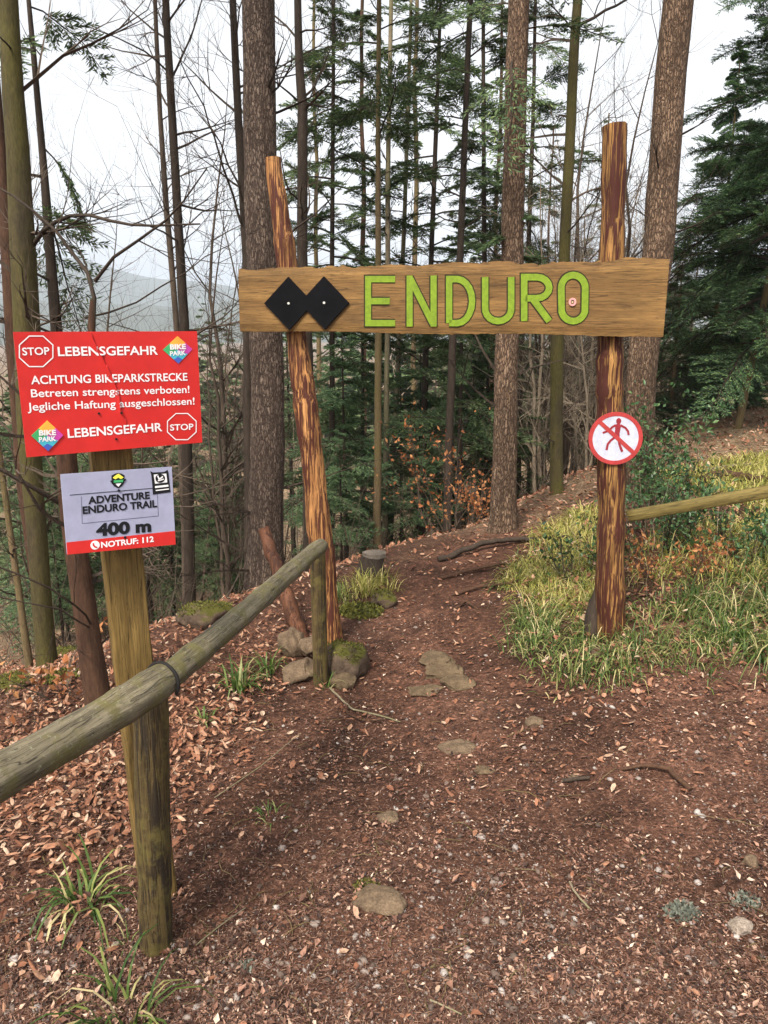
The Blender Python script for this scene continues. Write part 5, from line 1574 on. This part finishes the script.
leafy('beech_sapling', 'beech sapling with withered orange leaves beyond the path crest', 455, 545, 7.4, .9, .5, 9, 'orange_leaf', 300, .045, .015, wood='twig')
leafy('beech_sapling', 'low beech sprout with orange leaves left of the brown spruce', 475, 560, 7.2, .5, .6, 7, 'orange_leaf', 200, .042, .014, wood='twig')
leafy('beech_sapling', 'beech twig with few rusty leaves beside the bent beech stem', 62, 600, 3.5, .3, .2, 4, 'orange_leaf', 50, .05, .016, wood='twig')
mb = MB(); segs = []
for _ in range(46):
    x = rng.uniform(1.25, 3.0); y = rng.uniform(3.7, 5.4); z = hz(x, y)
    grow(segs, (x, y, z), (rng.normal(0, .15), rng.normal(0, .15), 1), rng.uniform(.2, .6), .0022, 0, 1, fork=(0, 2))
add_segs(mb, segs)
tag(mb.build('dry_stalks', MAT['pale_twig']), 'thin dead stalks standing on the bank around the right rail', 'undergrowth', kind='stuff')

# undergrowth tangle in the hollow beyond the crest
def tangle():
    mb = MB(); segs = []
    for _ in range(1150):
        b = rng.uniform(-.56, .5); Y = rng.uniform(5.5, 20) if b < 0 else rng.uniform(8, 22)
        yc = float(np.interp(b, _B, _YC))
        if Y < yc + 1.2: continue
        x = b * Y
        grow(segs, (x, Y, hz(x, Y)), (rng.normal(0, .5), rng.normal(0, .5), rng.uniform(.4, 1.2)), rng.uniform(.4, 1.3),   .0025 + .0003 * Y, 0, 1, fork=(1, 3))
    add_segs(mb, segs)
    tag(mb.build('undergrowth', MAT['twig']), 'tangle of dry twigs in the hollow below the path', 'undergrowth', kind='stuff')
tangle()

# ------------------------------------------------------------------ ground litter
def spots(n, d0, d1, p=1.0, bmax=.66):
    u = rng.random(n)
    inv = 1 / d1 ** p + u * (1 / d0 ** p - 1 / d1 ** p)
    d = inv ** (-1 / p); b = rng.uniform(-bmax, bmax, n)
    return b * d, d

def fence_side(x, y):
    """<0 left of the fence line"""
    return x - np.interp(y, [.5, 1.8, 3.4, 4.2, 6], [-.85, -.64, -.34, -.3, -.1])

def lay(mb, x, y, L, W, tilt, lift=.003, fold=.3, mid=.5, leafy_=True):
    m = len(x); z = hgt(x, y)
    a = rng.uniform(0, 6.28, m)
    D = np.stack([np.cos(a), np.sin(a), rng.normal(0, tilt, m)], 1)
    S = np.stack([-np.sin(a), np.cos(a), rng.normal(0, tilt, m)], 1)
    P = np.stack([x, y, z + lift * rng.random(m) + .001], 1) - D * (L / 2)[:, None] * np.array([1, 1, 0])
    P[:, 2] += np.abs(D[:, 2]) * L * .5
    if leafy_: leaves2(mb, P, D, S, L, W)
    else: diamonds(mb, P, D, S, L, W, 0, mid, fold)

# leaves: dense on the left slope, sparse elsewhere
mb = MB()
x, y = spots(52000, 1.3, 6.5, 1.3)
s = fence_side(x, y)
keep = rng.random(len(x)) < np.where(s < -.02, np.clip((-s - .02) * 3.2 + .05, 0, 1) * np.clip((y - 1.95) / .9, .05, 1), 0)
x, y = x[keep], y[keep]; m = len(x)
lay(mb, x, y, rng.uniform(.016, .044, m), rng.uniform(.004, .011, m), .38, .022)
x, y = spots(7000, 2.4, 7.5, 1.0)
s = x - path_x(y)
keep = (fence_side(x, y) > 0) & (rng.random(len(x)) < np.clip((y - 2.2) / 2.5, 0, 1) * np.where(s > .1, .8, .45))
x, y = x[keep], y[keep]; m = len(x)
lay(mb, x, y, rng.uniform(.018, .042, m), rng.uniform(.005, .011, m), .22, .01)
x = rng.uniform(.75, 3.2, 1500); y = rng.uniform(2.9, 5.2, 1500)
lay(mb, x, y, rng.uniform(.02, .045, 1500), rng.uniform(.006, .012, 1500), .3, .05)
x, y = spots(260, 1.2, 3.5, 1.0)
lay(mb, x, y, rng.uniform(.015, .032, 260), rng.uniform(.004, .010, 260), .2, .01)
x = rng.uniform(1.0, 6, 6000); y = rng.uniform(3.6, 12, 6000)
lay(mb, x, y, rng.uniform(.03, .06, 6000), rng.uniform(.008, .015, 6000), .3, .02)
x = rng.uniform(-9, 5, 9000); y = rng.uniform(5, 16, 9000)
lay(mb, x, y, rng.uniform(.035, .07, 9000), rng.uniform(.009, .017, 9000), .3, .02)
tag(mb.build('leaf_litter', MAT['leaf']), 'rusty fallen leaves covering slope and path edges', 'leaf litter', kind='stuff')

mb = MB()
x, y = spots(150000, 1.05, 7.0, 1.5)
k = rng.random(len(x)) < .30 + .70 * np.clip(.35 + 1.4 * wob(x, y, 2.9, 3.3) + .9 * wob(x, y, 9.0, 1.2), 0, 1)
x, y = x[k], y[k]
m = len(x); L = rng.gamma(1.1, .0046, m) + .002 + .0018 * y
lay(mb, x, y, np.minimum(L, .040), np.minimum(L, .03) * rng.uniform(.14, .34, m), .35, .007, mid=.35, leafy_=False)
tag(mb.build('bark_litter', MAT['chip']), 'crumbled bark chips strewn over the trail', 'leaf litter', kind='stuff')

mb = MB()
x, y = spots(80000, 1.05, 5.0, 1.8)
m = len(x)
lay(mb, x, y, rng.uniform(.010, .030, m), rng.uniform(.0006, .0011, m), .22, .008, leafy_=False)
tag(mb.build('needle_litter', MAT['needle_litter']), 'brown dead needles scattered over the trail', 'leaf litter', kind='stuff')

mb = MB(); segs = []
for bx_, by_ in zip(*spots(420, 1.15, 5.5, 1.2)):
    a = rng.uniform(0, 6.28); p = np.array([bx_, by_, 0.])
    n_ = int(rng.integers(3, 7)); st_ = rng.uniform(.012, .03)
    for q in range(n_):
        a += rng.normal(0, .3); e = p + np.array([math.cos(a), math.sin(a), 0]) * st_
        P0 = np.array([p[0], p[1], hz(p[0], p[1]) + .004 + .006 * math.sin(q)]); P1 = np.array([e[0], e[1], hz(e[0], e[1]) + .004 + .006 * math.sin(q + 1)])
        segs.append((P0, P1, .0016, .0014)); p = e
add_segs(mb, segs)
tag(mb.build('twig_litter', MAT['tan_bark']), 'thin broken twigs scattered over the trail', 'leaf litter', kind='stuff')

def pebbles(n, d0, d1, lo, hi_, ic, pw=1.6):
    x, y = spots(n, d0, d1, pw)
    s = x - path_x(y)
    dens = .18 + .82 * np.clip(.5 + 1.4 * wob(x, y, 2.1, .8), 0, 1) * np.where(s < .25, 1, .55)
    keep = (rng.random(n) < dens) & ~((fence_side(x, y) < -.15) & (y > 1.9))
    x, y = x[keep], y[keep]; m = len(x)
    V, F = ic
    sz = lo * (hi_ / lo) ** (rng.random(m) ** 2.2)
    A = sz[:, None] * rng.uniform(.55, 1.25, (m, 3)) * np.array([1, 1, .65]) * .5
    W_ = V[None] * A[:, None] * (1 + rng.normal(0, .13, (m, len(V), 1)))
    c, s_ = np.cos(rng.uniform(0, 6.28, m))[:, None], 0
    an = rng.uniform(0, 6.28, m)[:, None]; cc, ss = np.cos(an), np.sin(an)
    X = W_[..., 0] * cc - W_[..., 1] * ss + x[:, None]; Y = W_[..., 0] * ss + W_[..., 1] * cc + y[:, None]
    Z = W_[..., 2] + (hgt(x, y) + A[:, 2] * .35)[:, None]
    return np.stack([X, Y, Z], -1).reshape(-1, 3), (F[None] + np.arange(m)[:, None, None] * len(V)).reshape(-1, 3)
mb = MB()
mb.add(*pebbles(60000, 1.05, 4.5, .0025, .010, IC0, 1.7))
mb.add(*pebbles(7500, 1.1, 5.5, .006, .026, IC1, 1.3))
tag(mb.build('gravel', MAT['gravel'], smooth=True), 'small pale stones scattered over the trail', 'gravel', kind='stuff')

# ------------------------------------------------------------------ the air
bx = np.array([(x, y, z) for x in (-5200, 5200) for y in (-5200, 5200) for z in (-70, 230)], float)
mb = MB(); mb.add(bx, [(0, 1, 3, 2), (4, 6, 7, 5), (0, 4, 5, 1), (2, 3, 7, 6), (0, 2, 6, 4), (1, 5, 7, 3)])
hm = bpy.data.materials.new('haze'); hm.use_nodes = True; hm.node_tree.nodes.clear()
hv = hm.node_tree.nodes.new('ShaderNodeVolumePrincipled'); ho = hm.node_tree.nodes.new('ShaderNodeOutputMaterial')
hv.inputs['Color'].default_value = (.78, .87, 1.0, 1); hv.inputs['Density'].default_value = .00045
hm.node_tree.links.new(hv.outputs[0], ho.inputs['Volume'])
tag(mb.build('haze', hm), 'thin pale haze in the valley air', 'haze', kind='stuff')
